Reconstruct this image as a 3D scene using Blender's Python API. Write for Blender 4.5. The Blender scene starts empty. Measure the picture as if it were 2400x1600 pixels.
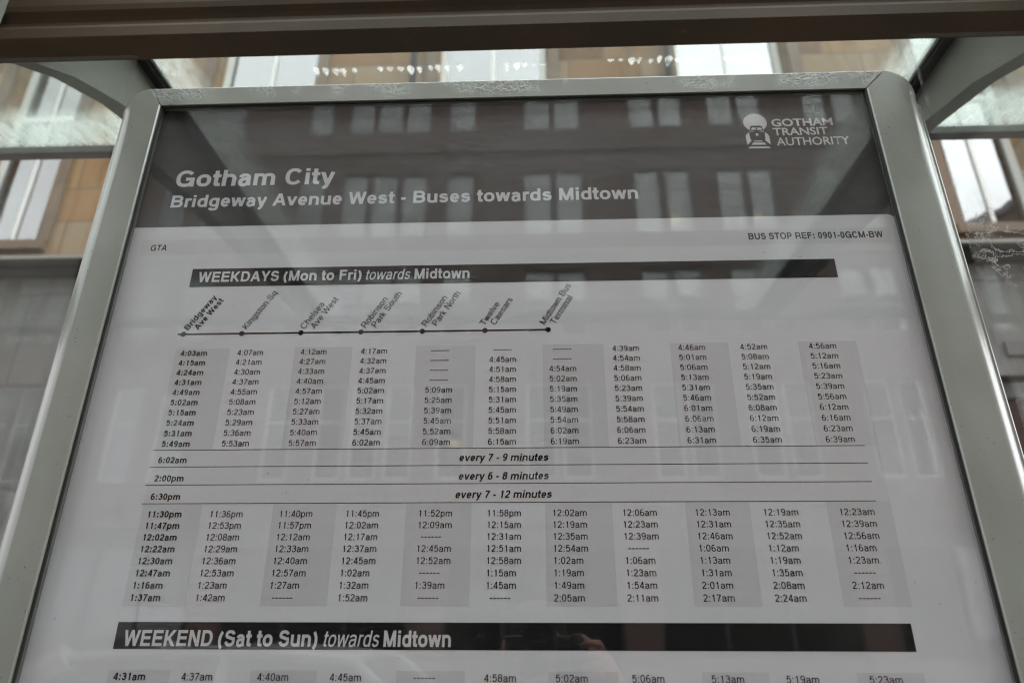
import bpy, bmesh, math, random
from mathutils import Vector, Matrix
random.seed(7)
R = math.radians
S = bpy.context.scene
COL = S.collection

# ------------------------------------------------------------------ camera
CZ = 1.55                                   # eye height of the photographer
cam_d = bpy.data.cameras.new('camera')
cam_d.sensor_width = 36.0
cam_d.lens = 24.0
cam_d.clip_start = 0.02
cam_d.clip_end = 3000
cam_d.dof.use_dof = True
cam_d.dof.focus_distance = 0.93
cam_d.dof.aperture_fstop = 3.5
cam = bpy.data.objects.new('camera', cam_d)
COL.objects.link(cam)
_th, _ps, _ro = R(23.0963), R(-2.1425), R(0.145)
def _axis(x, y, w):
    c, s = math.cos(_ro), math.sin(_ro)
    x, y = c*x - s*y, s*x + c*y
    Y = math.cos(_th)*w - math.sin(_th)*y
    Z = math.sin(_th)*w + math.cos(_th)*y
    return Vector((x*math.cos(_ps) + Y*math.sin(_ps), -x*math.sin(_ps) + Y*math.cos(_ps), Z))
_r, _u, _f = _axis(1, 0, 0), _axis(0, 1, 0), _axis(0, 0, 1)
M4 = Matrix((( _r.x, _u.x, -_f.x, 0), (_r.y, _u.y, -_f.y, 0), (_r.z, _u.z, -_f.z, 0), (0, 0, 0, 1)))
cam.matrix_world = Matrix.Translation((0, 0, CZ)) @ M4
S.camera = cam

# ------------------------------------------------------------------ sky, sun, exposure
SUN_EL, SUN_ROT = R(48), R(25)
W = bpy.data.worlds.new('World'); S.world = W
W.use_nodes = True
wn = W.node_tree; wn.nodes.clear()
w_out = wn.nodes.new('ShaderNodeOutputWorld'); w_bg = wn.nodes.new('ShaderNodeBackground')
sky = wn.nodes.new('ShaderNodeTexSky'); sky.sky_type = 'NISHITA'; sky.sun_disc = False
sky.sun_elevation = SUN_EL; sky.sun_rotation = SUN_ROT; sky.dust_density = 4.0; sky.air_density = 1.0
hs = wn.nodes.new('ShaderNodeHueSaturation'); hs.inputs['Saturation'].default_value = 0.13
# thin variation of the cloud cover
tc = wn.nodes.new('ShaderNodeTexCoord'); cn = wn.nodes.new('ShaderNodeTexNoise')
cn.inputs['Scale'].default_value = 3.2; cn.inputs['Detail'].default_value = 5
mr = wn.nodes.new('ShaderNodeMapRange'); mr.inputs['From Min'].default_value = .3; mr.inputs['From Max'].default_value = .7
mr.inputs['To Min'].default_value = .78; mr.inputs['To Max'].default_value = 1.2
vm = wn.nodes.new('ShaderNodeVectorMath'); vm.operation = 'SCALE'
wn.links.new(tc.outputs['Generated'], cn.inputs['Vector'])
wn.links.new(cn.outputs[0], mr.inputs['Value'])
wn.links.new(sky.outputs[0], hs.inputs['Color'])
# closed cloud sheet in front of the clear sky, a little brighter towards the right
cl = wn.nodes.new('ShaderNodeMix'); cl.data_type = 'RGBA'; cl.inputs[0].default_value = 0.88
cl.inputs[7].default_value = (9.0, 9.1, 9.35, 1)
wn.links.new(hs.outputs[0], cl.inputs[6])
sp = wn.nodes.new('ShaderNodeSeparateXYZ'); wn.links.new(tc.outputs['Generated'], sp.inputs[0])
gr = wn.nodes.new('ShaderNodeMapRange'); gr.inputs['From Min'].default_value = -.7; gr.inputs['From Max'].default_value = .7
gr.inputs['To Min'].default_value = .62; gr.inputs['To Max'].default_value = 1.45
wn.links.new(sp.outputs[0], gr.inputs['Value'])
mm = wn.nodes.new('ShaderNodeMath'); mm.operation = 'MULTIPLY'
# overcast sky: three times brighter overhead than near the skyline, nothing from below
ze = wn.nodes.new('ShaderNodeMapRange'); ze.inputs['From Min'].default_value = 0; ze.inputs['From Max'].default_value = 1
ze.inputs['To Min'].default_value = .62; ze.inputs['To Max'].default_value = 1.38
gd = wn.nodes.new('ShaderNodeMapRange'); gd.inputs['From Min'].default_value = -.06; gd.inputs['From Max'].default_value = .0
gd.inputs['To Min'].default_value = .02
wn.links.new(sp.outputs[2], ze.inputs['Value']); wn.links.new(sp.outputs[2], gd.inputs['Value'])
m1 = wn.nodes.new('ShaderNodeMath'); m1.operation = 'MULTIPLY'; m2 = wn.nodes.new('ShaderNodeMath'); m2.operation = 'MULTIPLY'
wn.links.new(mr.outputs[0], m1.inputs[0]); wn.links.new(ze.outputs[0], m1.inputs[1])
wn.links.new(m1.outputs[0], m2.inputs[0]); wn.links.new(gd.outputs[0], m2.inputs[1])
wn.links.new(m2.outputs[0], mm.inputs[0]); wn.links.new(gr.outputs[0], mm.inputs[1])
wn.links.new(cl.outputs[2], vm.inputs[0]); wn.links.new(mm.outputs[0], vm.inputs['Scale'])
wn.links.new(vm.outputs[0], w_bg.inputs['Color'])
w_bg.inputs['Strength'].default_value = 0.13
wn.links.new(w_bg.outputs[0], w_out.inputs[0])
sun_d = bpy.data.lights.new('sun', 'SUN'); sun_d.energy = 0.6; sun_d.angle = R(75); sun_d.color = (1, .965, .92)
sun = bpy.data.objects.new('sun', sun_d); COL.objects.link(sun)
_sd = Vector((math.sin(SUN_ROT)*math.cos(SUN_EL), math.cos(SUN_ROT)*math.cos(SUN_EL), math.sin(SUN_EL)))
sun.rotation_euler = _sd.to_track_quat('Z', 'Y').to_euler(); sun.location = (0, -10, 40)
S.view_settings.view_transform = 'Standard'; S.view_settings.look = 'None'
S.view_settings.gamma = 1.0; S.view_settings.exposure = 2.44
S.view_settings.use_curve_mapping = False
S.render.engine = 'CYCLES'
S.cycles.filter_width = 1.15; S.cycles.max_bounces = 14; S.cycles.diffuse_bounces = 5; S.cycles.glossy_bounces = 6
S.cycles.transmission_bounces = 10; S.cycles.transparent_max_bounces = 32
S.cycles.use_denoising = True; S.cycles.use_adaptive_sampling = False
S.cycles.denoiser = 'OPENIMAGEDENOISE'; S.cycles.denoising_input_passes = 'RGB_ALBEDO_NORMAL'; S.cycles.denoising_prefilter = 'ACCURATE'
S.cycles.caustics_reflective = False; S.cycles.caustics_refractive = False

# ------------------------------------------------------------------ material helpers
class NB:
    """small node builder"""
    def __init__(s, name):
        s.m = bpy.data.materials.new(name); s.m.use_nodes = True
        s.t = s.m.node_tree; s.t.nodes.clear()
        s.out = s.n('ShaderNodeOutputMaterial')
    def n(s, kind, **kw):
        x = s.t.nodes.new(kind)
        for k, v in kw.items(): setattr(x, k, v)
        return x
    def l(s, a, b): s.t.links.new(a, b)
    def val(s, sock, v):
        if hasattr(v, 'is_linked') or hasattr(v, 'links'): s.l(v, sock)
        else: sock.default_value = v
    def math(s, op, a, b=None, c=None, clamp=False):
        x = s.n('ShaderNodeMath', operation=op, use_clamp=clamp)
        s.val(x.inputs[0], a)
        if b is not None: s.val(x.inputs[1], b)
        if c is not None: s.val(x.inputs[2], c)
        return x.outputs[0]
    def obj(s): return s.n('ShaderNodeTexCoord').outputs['Object']
    def xyz(s, v):
        x = s.n('ShaderNodeSeparateXYZ'); s.l(v, x.inputs[0]); return x.outputs
    def scale(s, v, sc):
        x = s.n('ShaderNodeVectorMath', operation='MULTIPLY'); s.l(v, x.inputs[0]); x.inputs[1].default_value = sc
        return x.outputs[0]
    def noise(s, v, scale, detail=4, rough=.55):
        x = s.n('ShaderNodeTexNoise'); s.l(v, x.inputs['Vector'])
        x.inputs['Scale'].default_value = scale; x.inputs['Detail'].default_value = detail; x.inputs['Roughness'].default_value = rough
        return x.outputs[0]
    def ramp(s, f, stops):
        x = s.n('ShaderNodeValToRGB'); s.l(f, x.inputs[0]); e = x.color_ramp.elements
        while len(e) < len(stops): e.new(.5)
        for q, (p, c) in zip(e, stops):
            q.position = p; q.color = (c[0], c[1], c[2], 1) if not isinstance(c, (int, float)) else (c, c, c, 1)
        return x.outputs[0]
    def smooth(s, v, a, b, lo=0., hi=1.):
        x = s.n('ShaderNodeMapRange', interpolation_type='SMOOTHSTEP'); s.l(v, x.inputs['Value'])
        x.inputs['From Min'].default_value = a; x.inputs['From Max'].default_value = b
        x.inputs['To Min'].default_value = lo; x.inputs['To Max'].default_value = hi
        return x.outputs[0]
    def mixc(s, f, a, b, blend='MIX'):
        x = s.n('ShaderNodeMix', data_type='RGBA', blend_type=blend)
        s.val(x.inputs[0], f)
        for i, c in ((6, a), (7, b)):
            if isinstance(c, tuple): x.inputs[i].default_value = (*c, 1) if len(c) == 3 else c
            else: s.l(c, x.inputs[i])
        return x.outputs[2]
    def bump(s, h, strength, dist):
        x = s.n('ShaderNodeBump'); s.l(h, x.inputs['Height']); x.inputs['Strength'].default_value = strength; x.inputs['Distance'].default_value = dist
        return x.outputs[0]
    def pbr(s, col, rough=.5, metal=0., normal=None, spec=.5, coat=0.):
        x = s.n('ShaderNodeBsdfPrincipled')
        if isinstance(col, tuple): x.inputs['Base Color'].default_value = (*col, 1)
        else: s.l(col, x.inputs['Base Color'])
        s.val(x.inputs['Roughness'], rough); x.inputs['Metallic'].default_value = metal
        x.inputs['Specular IOR Level'].default_value = spec; x.inputs['Coat Weight'].default_value = coat
        x.inputs['Coat Roughness'].default_value = .12
        if normal is not None: s.l(normal, x.inputs['Normal'])
        return x.outputs[0]
    def schlick(s, r0):
        g = s.n('ShaderNodeNewGeometry'); d = s.n('ShaderNodeVectorMath', operation='DOT_PRODUCT')
        s.l(g.outputs['Normal'], d.inputs[0]); s.l(g.outputs['Incoming'], d.inputs[1])
        c = s.math('SUBTRACT', 1.0, s.math('ABSOLUTE', d.outputs['Value']), clamp=True)
        return s.math('MULTIPLY_ADD', s.math('POWER', c, 5.0), 1.0 - r0, r0, clamp=True)
    def mix(s, f, a, b):
        x = s.n('ShaderNodeMixShader'); s.val(x.inputs[0], f); s.l(a, x.inputs[1]); s.l(b, x.inputs[2]); return x.outputs[0]
    def glass(s, tint=(.97, .985, .975), r0=.043, rough=0.0, normal=None):
        t = s.n('ShaderNodeBsdfTransparent'); t.inputs[0].default_value = (*tint, 1)
        g = s.n('ShaderNodeBsdfGlossy'); g.inputs['Roughness'].default_value = rough
        if normal is not None: s.l(normal, g.inputs['Normal'])
        return s.mix(s.schlick(r0), t.outputs[0], g.outputs[0])
    def dirt(s, col=(.62, .65, .62), split=.5):
        d = s.n('ShaderNodeBsdfDiffuse'); d.inputs[0].default_value = (*col, 1)
        t = s.n('ShaderNodeBsdfTranslucent'); t.inputs[0].default_value = (*col, 1)
        return s.mix(split, d.outputs[0], t.outputs[0])
    def done(s, sh):
        s.l(sh, s.out.inputs[0]); return s.m

MAT = {}
def plain(name, col, rough=.5, metal=0., bump=None, var=0., vscale=20., spec=.5):
    b = NB(name); o = b.obj(); c = col; nrm = None
    if var:
        n = b.noise(o, vscale, 5)
        c = b.mixc(n, tuple(v*(1-var) for v in col), tuple(min(1, v*(1+var)) for v in col))
    if bump:
        nrm = b.bump(b.noise(o, bump[0], 4), bump[1], bump[2])
    MAT[name] = b.done(b.pbr(c, rough, metal, nrm, spec))
    return MAT[name]

# frame paint: silver grey-green lacquer with specks, and wrinkled flakes at the top rail
def mk_frame_paint(name, flakes):
    b = NB(name); o = b.obj(); x, y, z = b.xyz(o)[:3]
    n1 = b.noise(o, 7, 4); n2 = b.noise(o, 190, 2); n3 = b.noise(o, 45, 5, .6)
    col = b.mixc(b.smooth(n1, .3, .7), (.160, .168, .148), (.192, .198, .176))
    sp = b.math('MAXIMUM', b.smooth(n2, .70, .75), b.math('MULTIPLY', b.smooth(b.noise(b.scale(o, (60, 60, 420)), 1.0, 2), .74, .78), b.smooth(b.noise(o, 6, 2), .5, .6)))
    col = b.mixc(b.math('MULTIPLY', sp, .75), col, (.05, .045, .04))
    h = b.math('MULTIPLY', n3, .08)
    rough = .30
    if flakes:
        zt = CZ + .829
        near = b.smooth(z, zt - .036, zt - .004)
        patch = b.smooth(b.noise(b.scale(o, (1, 1, .6)), 9, 3), .50, .64)
        vein = b.math('SUBTRACT', 1.0, b.smooth(b.math('ABSOLUTE', b.math('SUBTRACT', b.noise(o, 62, 5, .65), .5)), .0, .045))
        lump = b.smooth(b.noise(o, 120, 3), .5, .62)
        fl = b.math('MULTIPLY', b.math('MULTIPLY', near, patch), b.math('MAXIMUM', vein, b.math('MULTIPLY', lump, .5)), clamp=True)
        h = b.math('ADD', h, fl)
        col = b.mixc(b.math('MULTIPLY', fl, .55), col, (.36, .36, .33))
        rim = b.math('MULTIPLY', b.smooth(z, zt - .006, zt - .0), b.smooth(b.noise(o, 38, 3), .5, .6))
        col = b.mixc(b.math('MULTIPLY', rim, .35), col, (.10, .085, .06))
        rough = b.math('ADD', .30, b.math('MULTIPLY', fl, .3))
    MAT[name] = b.done(b.pbr(col, rough, 0.0, b.bump(h, .85 if flakes else .25, .0022 if flakes else .0008), .6, .65))
mk_frame_paint('frame_paint', False)
mk_frame_paint('flaking_paint', True)

def mk_shelter_paint(name, c0, c1, rough):
    b = NB(name); o = b.obj()
    n = b.noise(b.scale(o, (1, 1, 1.4)), 3.5, 5); n2 = b.noise(o, 60, 5, .7)
    col = b.mixc(b.smooth(n, .35, .68), c0, c1)
    col = b.mixc(b.math('MULTIPLY', b.smooth(n2, .62, .72), .35), col, tuple(min(1, v*2.0) for v in c1))
    MAT[name] = b.done(b.pbr(col, rough, 0, b.bump(n2, .2, .001), .25))
mk_shelter_paint('beam_shade_paint', (.040, .029, .017), (.062, .040, .023), .72)  # grey paint with its shade and warm bounce put into the base colour
mk_shelter_paint('arm_paint', (.14, .145, .125), (.175, .18, .157), .55)
plain('rubber', (.012, .012, .012), .5)
plain('gasket', (.006, .006, .006), .6)
plain('rail_paint', (.06, .065, .06), .4, var=.2)
plain('case_back', (.12, .12, .115), .6)

# cover glass of the display case: clean, faint grime
b = NB('cover_glass'); o = b.obj()
g = b.glass((.93, .935, .935), .055, 0.0, b.bump(b.noise(b.scale(o, (1, 1, .7)), 2.2, 2), .35, .0012))
sm = b.smooth(b.noise(b.scale(o, (1, 1, .6)), 3.2, 5, .6), .52, .8)
dots = b.smooth(b.noise(o, 120, 2), .765, .80)
f = b.math('ADD', b.math('MULTIPLY', sm, .045), b.math('MULTIPLY', dots, .22), clamp=True)
MAT['cover_glass'] = b.done(b.mix(f, g, b.dirt((.5, .49, .46), .3)))

# roof glass: dirt washed up along glazing bars and the back rail
ARM_X = (-.93, .955)
b = NB('roof_glass'); o = b.obj(); x, y, z = b.xyz(o)[:3]
dl = b.math('ABSOLUTE', b.math('ADD', x, .915)); dr = b.math('ABSOLUTE', b.math('SUBTRACT', x, .94))
d = b.math('MINIMUM', dl, dr)
wob = b.math('MULTIPLY', b.math('SUBTRACT', b.noise(b.scale(o, (1, .35, 1)), 6, 4, .6), .5),   .14)
side = b.smooth(b.math('ADD', d, wob), .02, .13, 1., 0.)
frontg = b.smooth(b.math('ADD', d, b.math('MULTIPLY', wob, .6)), .06, .15, 1.5, 0.)
side = b.math('MAXIMUM', side, b.math('MULTIPLY', frontg, b.smooth(y, .55, .85, 1., 0.)))
back = b.smooth(b.math('ADD', y, b.math('MULTIPLY', wob, .5)), 1.33, 1.43)
out = b.smooth(b.math('ABSOLUTE', b.math('SUBTRACT', x, .01)), .92, .96)
back = b.math('MULTIPLY', back, b.math('MULTIPLY_ADD', out, .85, .15))
band = b.math('MAXIMUM', b.math('MULTIPLY', side, .85), back)
fine = b.smooth(b.noise(b.scale(o, (1, .3, 1)), 55, 5, .7), .28, .66, .25, 1.)
film = b.smooth(b.noise(o, 2.3, 4), .35, .75, .01, .06)
fac = b.math('MAXIMUM', b.math('MULTIPLY', b.math('MULTIPLY', band, fine), .55), film, clamp=True)
MAT['roof_glass'] = b.done(b.mix(fac, b.glass((.93, .965, .945), .043), b.dirt((.56, .62, .58), .62)))

# side glass of the shelter wall: a wispy patch of torn adhesive beside the frame
b = NB('side_glass'); o = b.obj(); x, y, z = b.xyz(o)[:3]
dx = b.math('DIVIDE', b.math('SUBTRACT', x, .665), .085); dz = b.math('DIVIDE', b.math('SUBTRACT', z, CZ + .55), .10)
tilt = b.math('ADD', dz, b.math('MULTIPLY', dx, .75))
rr = b.math('SQRT', b.math('ADD', b.math('MULTIPLY', dx, dx), b.math('MULTIPLY', tilt, tilt)))
blob = b.smooth(rr, .35, 1.15, 1., 0.)
wisp = b.math('SUBTRACT', 1., b.smooth(b.math('ABSOLUTE', b.math('SUBTRACT', b.noise(o, 24, 6, .62), .5)), .0, .022))
cloud = b.smooth(b.noise(o, 42, 6, .75), .52, .70)
veil = b.math('MULTIPLY', cloud, b.smooth(b.noise(o, 13, 3), .45, .6))
fac = b.math('MULTIPLY', blob, b.math('MAXIMUM', b.math('MULTIPLY', b.math('MULTIPLY', wisp, b.smooth(b.noise(o, 9, 2), .40, .55)), .95), b.math('MULTIPLY', veil, .95)), clamp=True)
film = b.smooth(b.noise(o, 4, 4), .4, .8, .012, .05)
fac = b.math('MAXIMUM', b.math('MULTIPLY', fac, .8), film)
MAT['side_glass'] = b.done(b.mix(fac, b.glass((.96, .975, .965), .043), b.dirt((.70, .69, .67), .5)))

# pale drop-shaped marks on the roof glass
b = NB('pale_tint'); o = b.obj()
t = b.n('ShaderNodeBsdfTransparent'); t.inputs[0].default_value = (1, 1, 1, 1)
MAT['pale_tint'] = b.done(b.mix(b.smooth(b.noise(o, 45, 2), .25, .65, .06, .34), t.outputs[0], b.dirt((.75, .74, .72), .75)))

# window glass of buildings (reflective, dark rooms behind)
b = NB('window_glass'); o = b.obj()
MAT['window_glass'] = b.done(b.glass((.55, .57, .57), .145, 0.0, b.bump(b.noise(o, 1.6, 2), .25, .012)))
# paper and inks
b = NB('poster_paper'); o = b.obj()
MAT['poster_paper'] = b.done(b.pbr(b.mixc(b.noise(b.scale(o, (1, 1, 3)), 2.5, 3), (.695, .682, .715), (.74, .727, .76)), .7, 0, b.bump(b.noise(b.scale(o, (1, 1, 1.6)), 3.0, 3, .45), .6, .012), .2))
b = NB('header_ink'); o = b.obj()
MAT['header_ink'] = b.done(b.pbr(b.mixc(b.noise(o, 3, 5), (.060, .056, .056), (.080, .076, .076)), .55, 0, b.bump(b.noise(b.scale(o, (1, 1, 2.2)), 4.0, 4, .5), .7, .012), .25))
plain('bar_ink', (.007, .0065, .0065), .6, spec=.2)
plain('text_ink', (.006, .006, .006), .6, spec=.2)
plain('grey_ink', (.06, .06, .06), .6, spec=.2)
plain('title_print', (.69, .675, .69), .7, spec=.2)
plain('emblem_print', (.70, .69, .715), .7, spec=.2)
plain('shade_print', (.625, .61, .64), .7, spec=.2)
plain('strip_print', (.665, .652, .68), .7, spec=.2)

# sandstone blocks
def mk_stone(name, c, size, mortar, rough=.85, stain=True, msize=.012):
    b = NB(name); o = b.obj(); x, y, z = b.xyz(o)[:3]
    cv = b.n('ShaderNodeCombineXYZ'); b.l(x, cv.inputs[0]); b.l(z, cv.inputs[1])
    br = b.n('ShaderNodeTexBrick'); b.l(cv.outputs[0], br.inputs['Vector'])
    br.inputs['Scale'].default_value = 1.0; br.inputs['Brick Width'].default_value = size[0]; br.inputs['Row Height'].default_value = size[1]
    br.inputs['Mortar Size'].default_value = msize; br.inputs['Mortar Smooth'].default_value = .3; br.inputs['Bias'].default_value = 0
    br.inputs['Color1'].default_value = (0, 0, 0, 1); br.inputs['Color2'].default_value = (1, 1, 1, 1); br.inputs['Mortar'].default_value = (.5, .5, .5, 1)
    col = b.ramp(br.outputs['Color'], [(i/(len(c)-1), q) for i, q in enumerate(c)])
    if stain:
        col = b.mixc(b.math('MULTIPLY', b.smooth(b.noise(b.scale(o, (1.6, 1, .45)), 2.6, 5, .65), .48, .72), .7), col, tuple(v*.4 for v in c[0]))
    n = b.noise(o, 9, 6, .65)
    col = b.mixc(b.smooth(n, .3, .72, 0, .38), col, tuple(v*.62 for v in c[-1]))
    col = b.mixc(br.outputs['Fac'], col, mortar)
    h = b.math('SUBTRACT', b.math('MULTIPLY', n, .4), br.outputs['Fac'])
    MAT[name] = b.done(b.pbr(col, rough, 0, b.bump(h, .5, .01), .25))
mk_stone('sandstone', [(.09, .046, .018), (.22, .122, .05), (.22, .175, .115), (.165, .083, .03), (.26, .165, .075)], (.72, .36), (.13, .09, .055))
mk_stone('ashlar', [(.105, .106, .100), (.155, .156, .148), (.125, .124, .117)], (1.25, .85), (.09, .09, .085), stain=True, msize=.02)
mk_stone('red_brick', [(.105, .058, .048), (.135, .075, .062), (.09, .052, .044), (.12, .07, .06)], (.22, .075), (.12, .10, .09), msize=.008, stain=True)
plain('pale_stone', (.20, .195, .175), .8, bump=(14, .3, .006), var=.2, vscale=6)
plain('shaded_moulding', (.018, .018, .016), .85, bump=(14, .3, .006), var=.3, vscale=7)  # shade under the string course is put into this dark colour
plain('brown_moulding', (.10, .066, .038), .8, bump=(14, .3, .006), var=.5, vscale=5)
plain('white_joinery', (.68, .71, .68), .5, var=.06, vscale=6)
plain('cream_joinery', (.55, .56, .56), .5, var=.1, vscale=6)
plain('grey_joinery', (.30, .33, .33), .5, var=.08, vscale=6)
plain('dark_joinery', (.05, .05, .05), .5)
plain('room_dark', (.02, .02, .021), .9)
plain('blind_cloth', (.20, .205, .20), .9, var=.08, vscale=5)
plain('slate', (.07, .07, .075), .7, var=.2, vscale=8)
plain('pipe_iron', (.035, .034, .032), .5)
b = NB('asphalt'); o = b.obj(); n = b.noise(o, 60, 5, .7)
MAT['asphalt'] = b.done(b.pbr(b.ramp(n, [(.3, .035), (.7, .07)]), .85, 0, b.bump(n, .5, .01)))
b = NB('paving'); o = b.obj()
br = b.n('ShaderNodeTexBrick'); b.l(o, br.inputs['Vector']); br.inputs['Scale'].default_value = 1; br.inputs['Brick Width'].default_value = .9; br.inputs['Row Height'].default_value = .6
br.inputs['Mortar Size'].default_value = .008
br.inputs['Color1'].default_value = (.13, .123, .112, 1); br.inputs['Color2'].default_value = (.155, .147, .135, 1); br.inputs['Mortar'].default_value = (.09, .085, .08, 1)
MAT['paving'] = b.done(b.pbr(b.mixc(b.smooth(b.noise(o, 3, 5), .4, .7, 0, .4), br.outputs['Color'], (.14, .13, .12)), .85, 0, None, .3))
plain('kerb_stone', (.30, .29, .28), .8, var=.2, vscale=9)
plain('road_paint', (.62, .56, .25), .7, var=.15, vscale=20)
plain('shop_board', (.055, .05, .05), .5, var=.2)
b = NB('lamp_glow'); e = b.n('ShaderNodeEmission'); e.inputs[0].default_value = (1, .72, .32, 1); e.inputs[1].default_value = 1.6
MAT['lamp_glow'] = b.done(e.outputs[0])
# people, vehicle
plain('skin', (.62, .33, .26), .5, var=.1, vscale=30)
plain('hair', (.035, .022, .015), .6, var=.3, vscale=60)
plain('black_jacket', (.016, .016, .018), .8, bump=(40, .4, .004))
plain('red_knit', (.30, .02, .025), .9, bump=(160, .5, .003))
plain('dark_denim', (.03, .04, .07), .9, bump=(120, .3, .002))
plain('shoe_leather', (.03, .025, .02), .5)
plain('eye_white', (.7, .7, .68), .3)
plain('eye_iris', (.05, .035, .02), .2)
plain('lip', (.42, .16, .14), .5)
plain('camera_shell', (.012, .012, .012), .55, bump=(260, .4, .001))
plain('lens_front', (.01, .01, .014), .08)
plain('car_paint', (.42, .43, .44), .22, .3, spec=.6)
plain('car_trim', (.02, .02, .02), .5)
plain('tyre_rubber', (.02, .02, .02), .8)
plain('wheel_metal', (.45, .45, .46), .3, .8)
b = NB('headlamp_glass'); MAT['headlamp_glass'] = b.done(b.pbr((.7, .72, .74), .1, .2))
plain('tail_lamp', (.35, .02, .02), .2)

# ------------------------------------------------------------------ mesh helpers
def new(name, bm, mat, parent=None, smooth=False):
    me = bpy.data.meshes.new(name); bm.normal_update(); bm.to_mesh(me); bm.free()
    for m in (mat if isinstance(mat, (list, tuple)) else [mat]): me.materials.append(MAT[m])
    if smooth:
        for p in me.polygons: p.use_smooth = True
    o = bpy.data.objects.new(name, me); COL.objects.link(o)
    if parent is not None: o.parent = parent
    return o
def thing(name, label, cat, loc=(0, 0, 0), group=None):
    o = bpy.data.objects.new(name, None); o.empty_display_size = .1; COL.objects.link(o); o.location = loc
    o['label'] = label; o['category'] = cat
    if group: o['group'] = group
    return o
def box(bm, a, c, mi=0, bev=0.):
    r = bmesh.ops.create_cube(bm, size=1); vs = r['verts']
    for v in vs:
        v.co = Vector([(a[i]+c[i])/2 + v.co[i]*(c[i]-a[i]) for i in range(3)])
    fs = {f for v in vs for f in v.link_faces}
    for f in fs: f.material_index = mi
    if bev:
        es = list({e for v in vs for e in v.link_edges})
        r = bmesh.ops.bevel(bm, geom=es, offset=bev, segments=2, affect='EDGES', profile=.5)
        for f in r['faces']: f.material_index = mi
def bx(name, a, c, mat, parent=None, bev=0.):
    bm = bmesh.new(); box(bm, a, c, 0, bev); return new(name, bm, mat, parent)
def quad(bm, ps, mi=0):
    f = bm.faces.new([bm.verts.new(p) for p in ps]); f.material_index = mi; return f
def prism_yz(bm, pts, x0, x1):
    """polygon in the YZ plane extruded along X"""
    A = [bm.verts.new((x0, y, z)) for y, z in pts]; B = [bm.verts.new((x1, y, z)) for y, z in pts]
    n = len(pts)
    bm.faces.new(A); bm.faces.new(B[::-1])
    for i in range(n): bm.faces.new((A[i], B[i], B[(i+1) % n], A[(i+1) % n]))
    bmesh.ops.recalc_face_normals(bm, faces=bm.faces)
def prism_xz(bm, pts, y0, y1):
    A = [bm.verts.new((x, y0, z)) for x, z in pts]; B = [bm.verts.new((x, y1, z)) for x, z in pts]
    n = len(pts)
    bm.faces.new(A); bm.faces.new(B[::-1])
    for i in range(n): bm.faces.new((A[i], B[i], B[(i+1) % n], A[(i+1) % n]))
    bmesh.ops.recalc_face_normals(bm, faces=bm.faces)
    return A, B
def tube(bm, path, rad, seg=10):
    pts = [Vector(p) for p in path]; rings = []
    for i, p in enumerate(pts):
        t = (pts[min(i+1, len(pts)-1)] - pts[max(i-1, 0)]).normalized()
        a = t.orthogonal().normalized(); c = t.cross(a)
        r = rad[i] if isinstance(rad, (list, tuple)) else rad
        if rings:                                    # keep rings aligned
            pa = (rings[-1][0].co - pts[i-1]); pa = (pa - t*pa.dot(t))
            if pa.length > 1e-6: a = pa.normalized(); c = t.cross(a)
        rings.append([bm.verts.new(p + a*r*math.cos(2*math.pi*k/seg) + c*r*math.sin(2*math.pi*k/seg)) for k in range(seg)])
    for A, B in zip(rings, rings[1:]):
        for k in range(seg): bm.faces.new((A[k], A[(k+1) % seg], B[(k+1) % seg], B[k]))
    bm.faces.new(rings[0][::-1]); bm.faces.new(rings[-1])
    bmesh.ops.recalc_face_normals(bm, faces=bm.faces)
def structure(o): o['kind'] = 'structure'; return o

# ------------------------------------------------------------------ ground
YF = 5.226            # sandstone front
YB = -17.27           # brick front across the street
KN, KF = -1.75, -14.4 # near kerb, far kerb
structure(bx('road', (-400, KF, -.20), (400, KN, -.125), 'asphalt'))
structure(bx('pavement', (-400, KN + .15, -.25), (400, 400, 0), 'paving'))
structure(bx('far_pavement', (-400, -400, -.25), (400, KF - .15, 0), 'paving'))
bm = bmesh.new(); box(bm, (-400, KN, -.25), (400, KN + .15, .003), 0, .012); structure(new('kerb', bm, 'kerb_stone'))
bm = bmesh.new(); box(bm, (-400, KF - .15, -.25), (400, KF, .003), 0, .012); structure(new('far_kerb', bm, 'kerb_stone'))
bm = bmesh.new()
for yy in (KN - .28, KN - .48, KF + .28, KF + .48): box(bm, (-120, yy - .04, -.1249), (120, yy + .04, -.121))
structure(new('road_markings', bm, 'road_paint'))

# ------------------------------------------------------------------ building shells
def wall_grid(bm, x0, x1, z0, z1, ops, y, depth, face, mi=0):
    """front wall at y with openings (xa, xb, za, zb); face = -1 looks to -Y; reveals go back by depth"""
    xs = sorted({x0, x1, *[v for o in ops for v in o[:2]]}); zs = sorted({z0, z1, *[v for o in ops for v in o[2:4]]})
    yb = y - face*depth
    V = {}
    def v(x, yy, z):
        k = (round(x, 4), round(yy, 4), round(z, 4))
        if k not in V: V[k] = bm.verts.new(k)
        return V[k]
    def inside(cx, cz): return any(o[0] < cx < o[1] and o[2] < cz < o[3] for o in ops)
    for xa, xb in zip(xs, xs[1:]):
        for za, zb in zip(zs, zs[1:]):
            if inside((xa+xb)/2, (za+zb)/2): continue
            bm.faces.new((v(xa, y, za), v(xb, y, za), v(xb, y, zb), v(xa, y, zb))).material_index = mi
    for xa, xb, za, zb in [o[:4] for o in ops]:
        for p, q in (((xa, za), (xb, za)), ((xb, za), (xb, zb)), ((xb, zb), (xa, zb)), ((xa, zb), (xa, za))):
            quad(bm, [(p[0], y, p[1]), (q[0], y, q[1]), (q[0], yb, q[1]), (p[0], yb, p[1])], mi)
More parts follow.
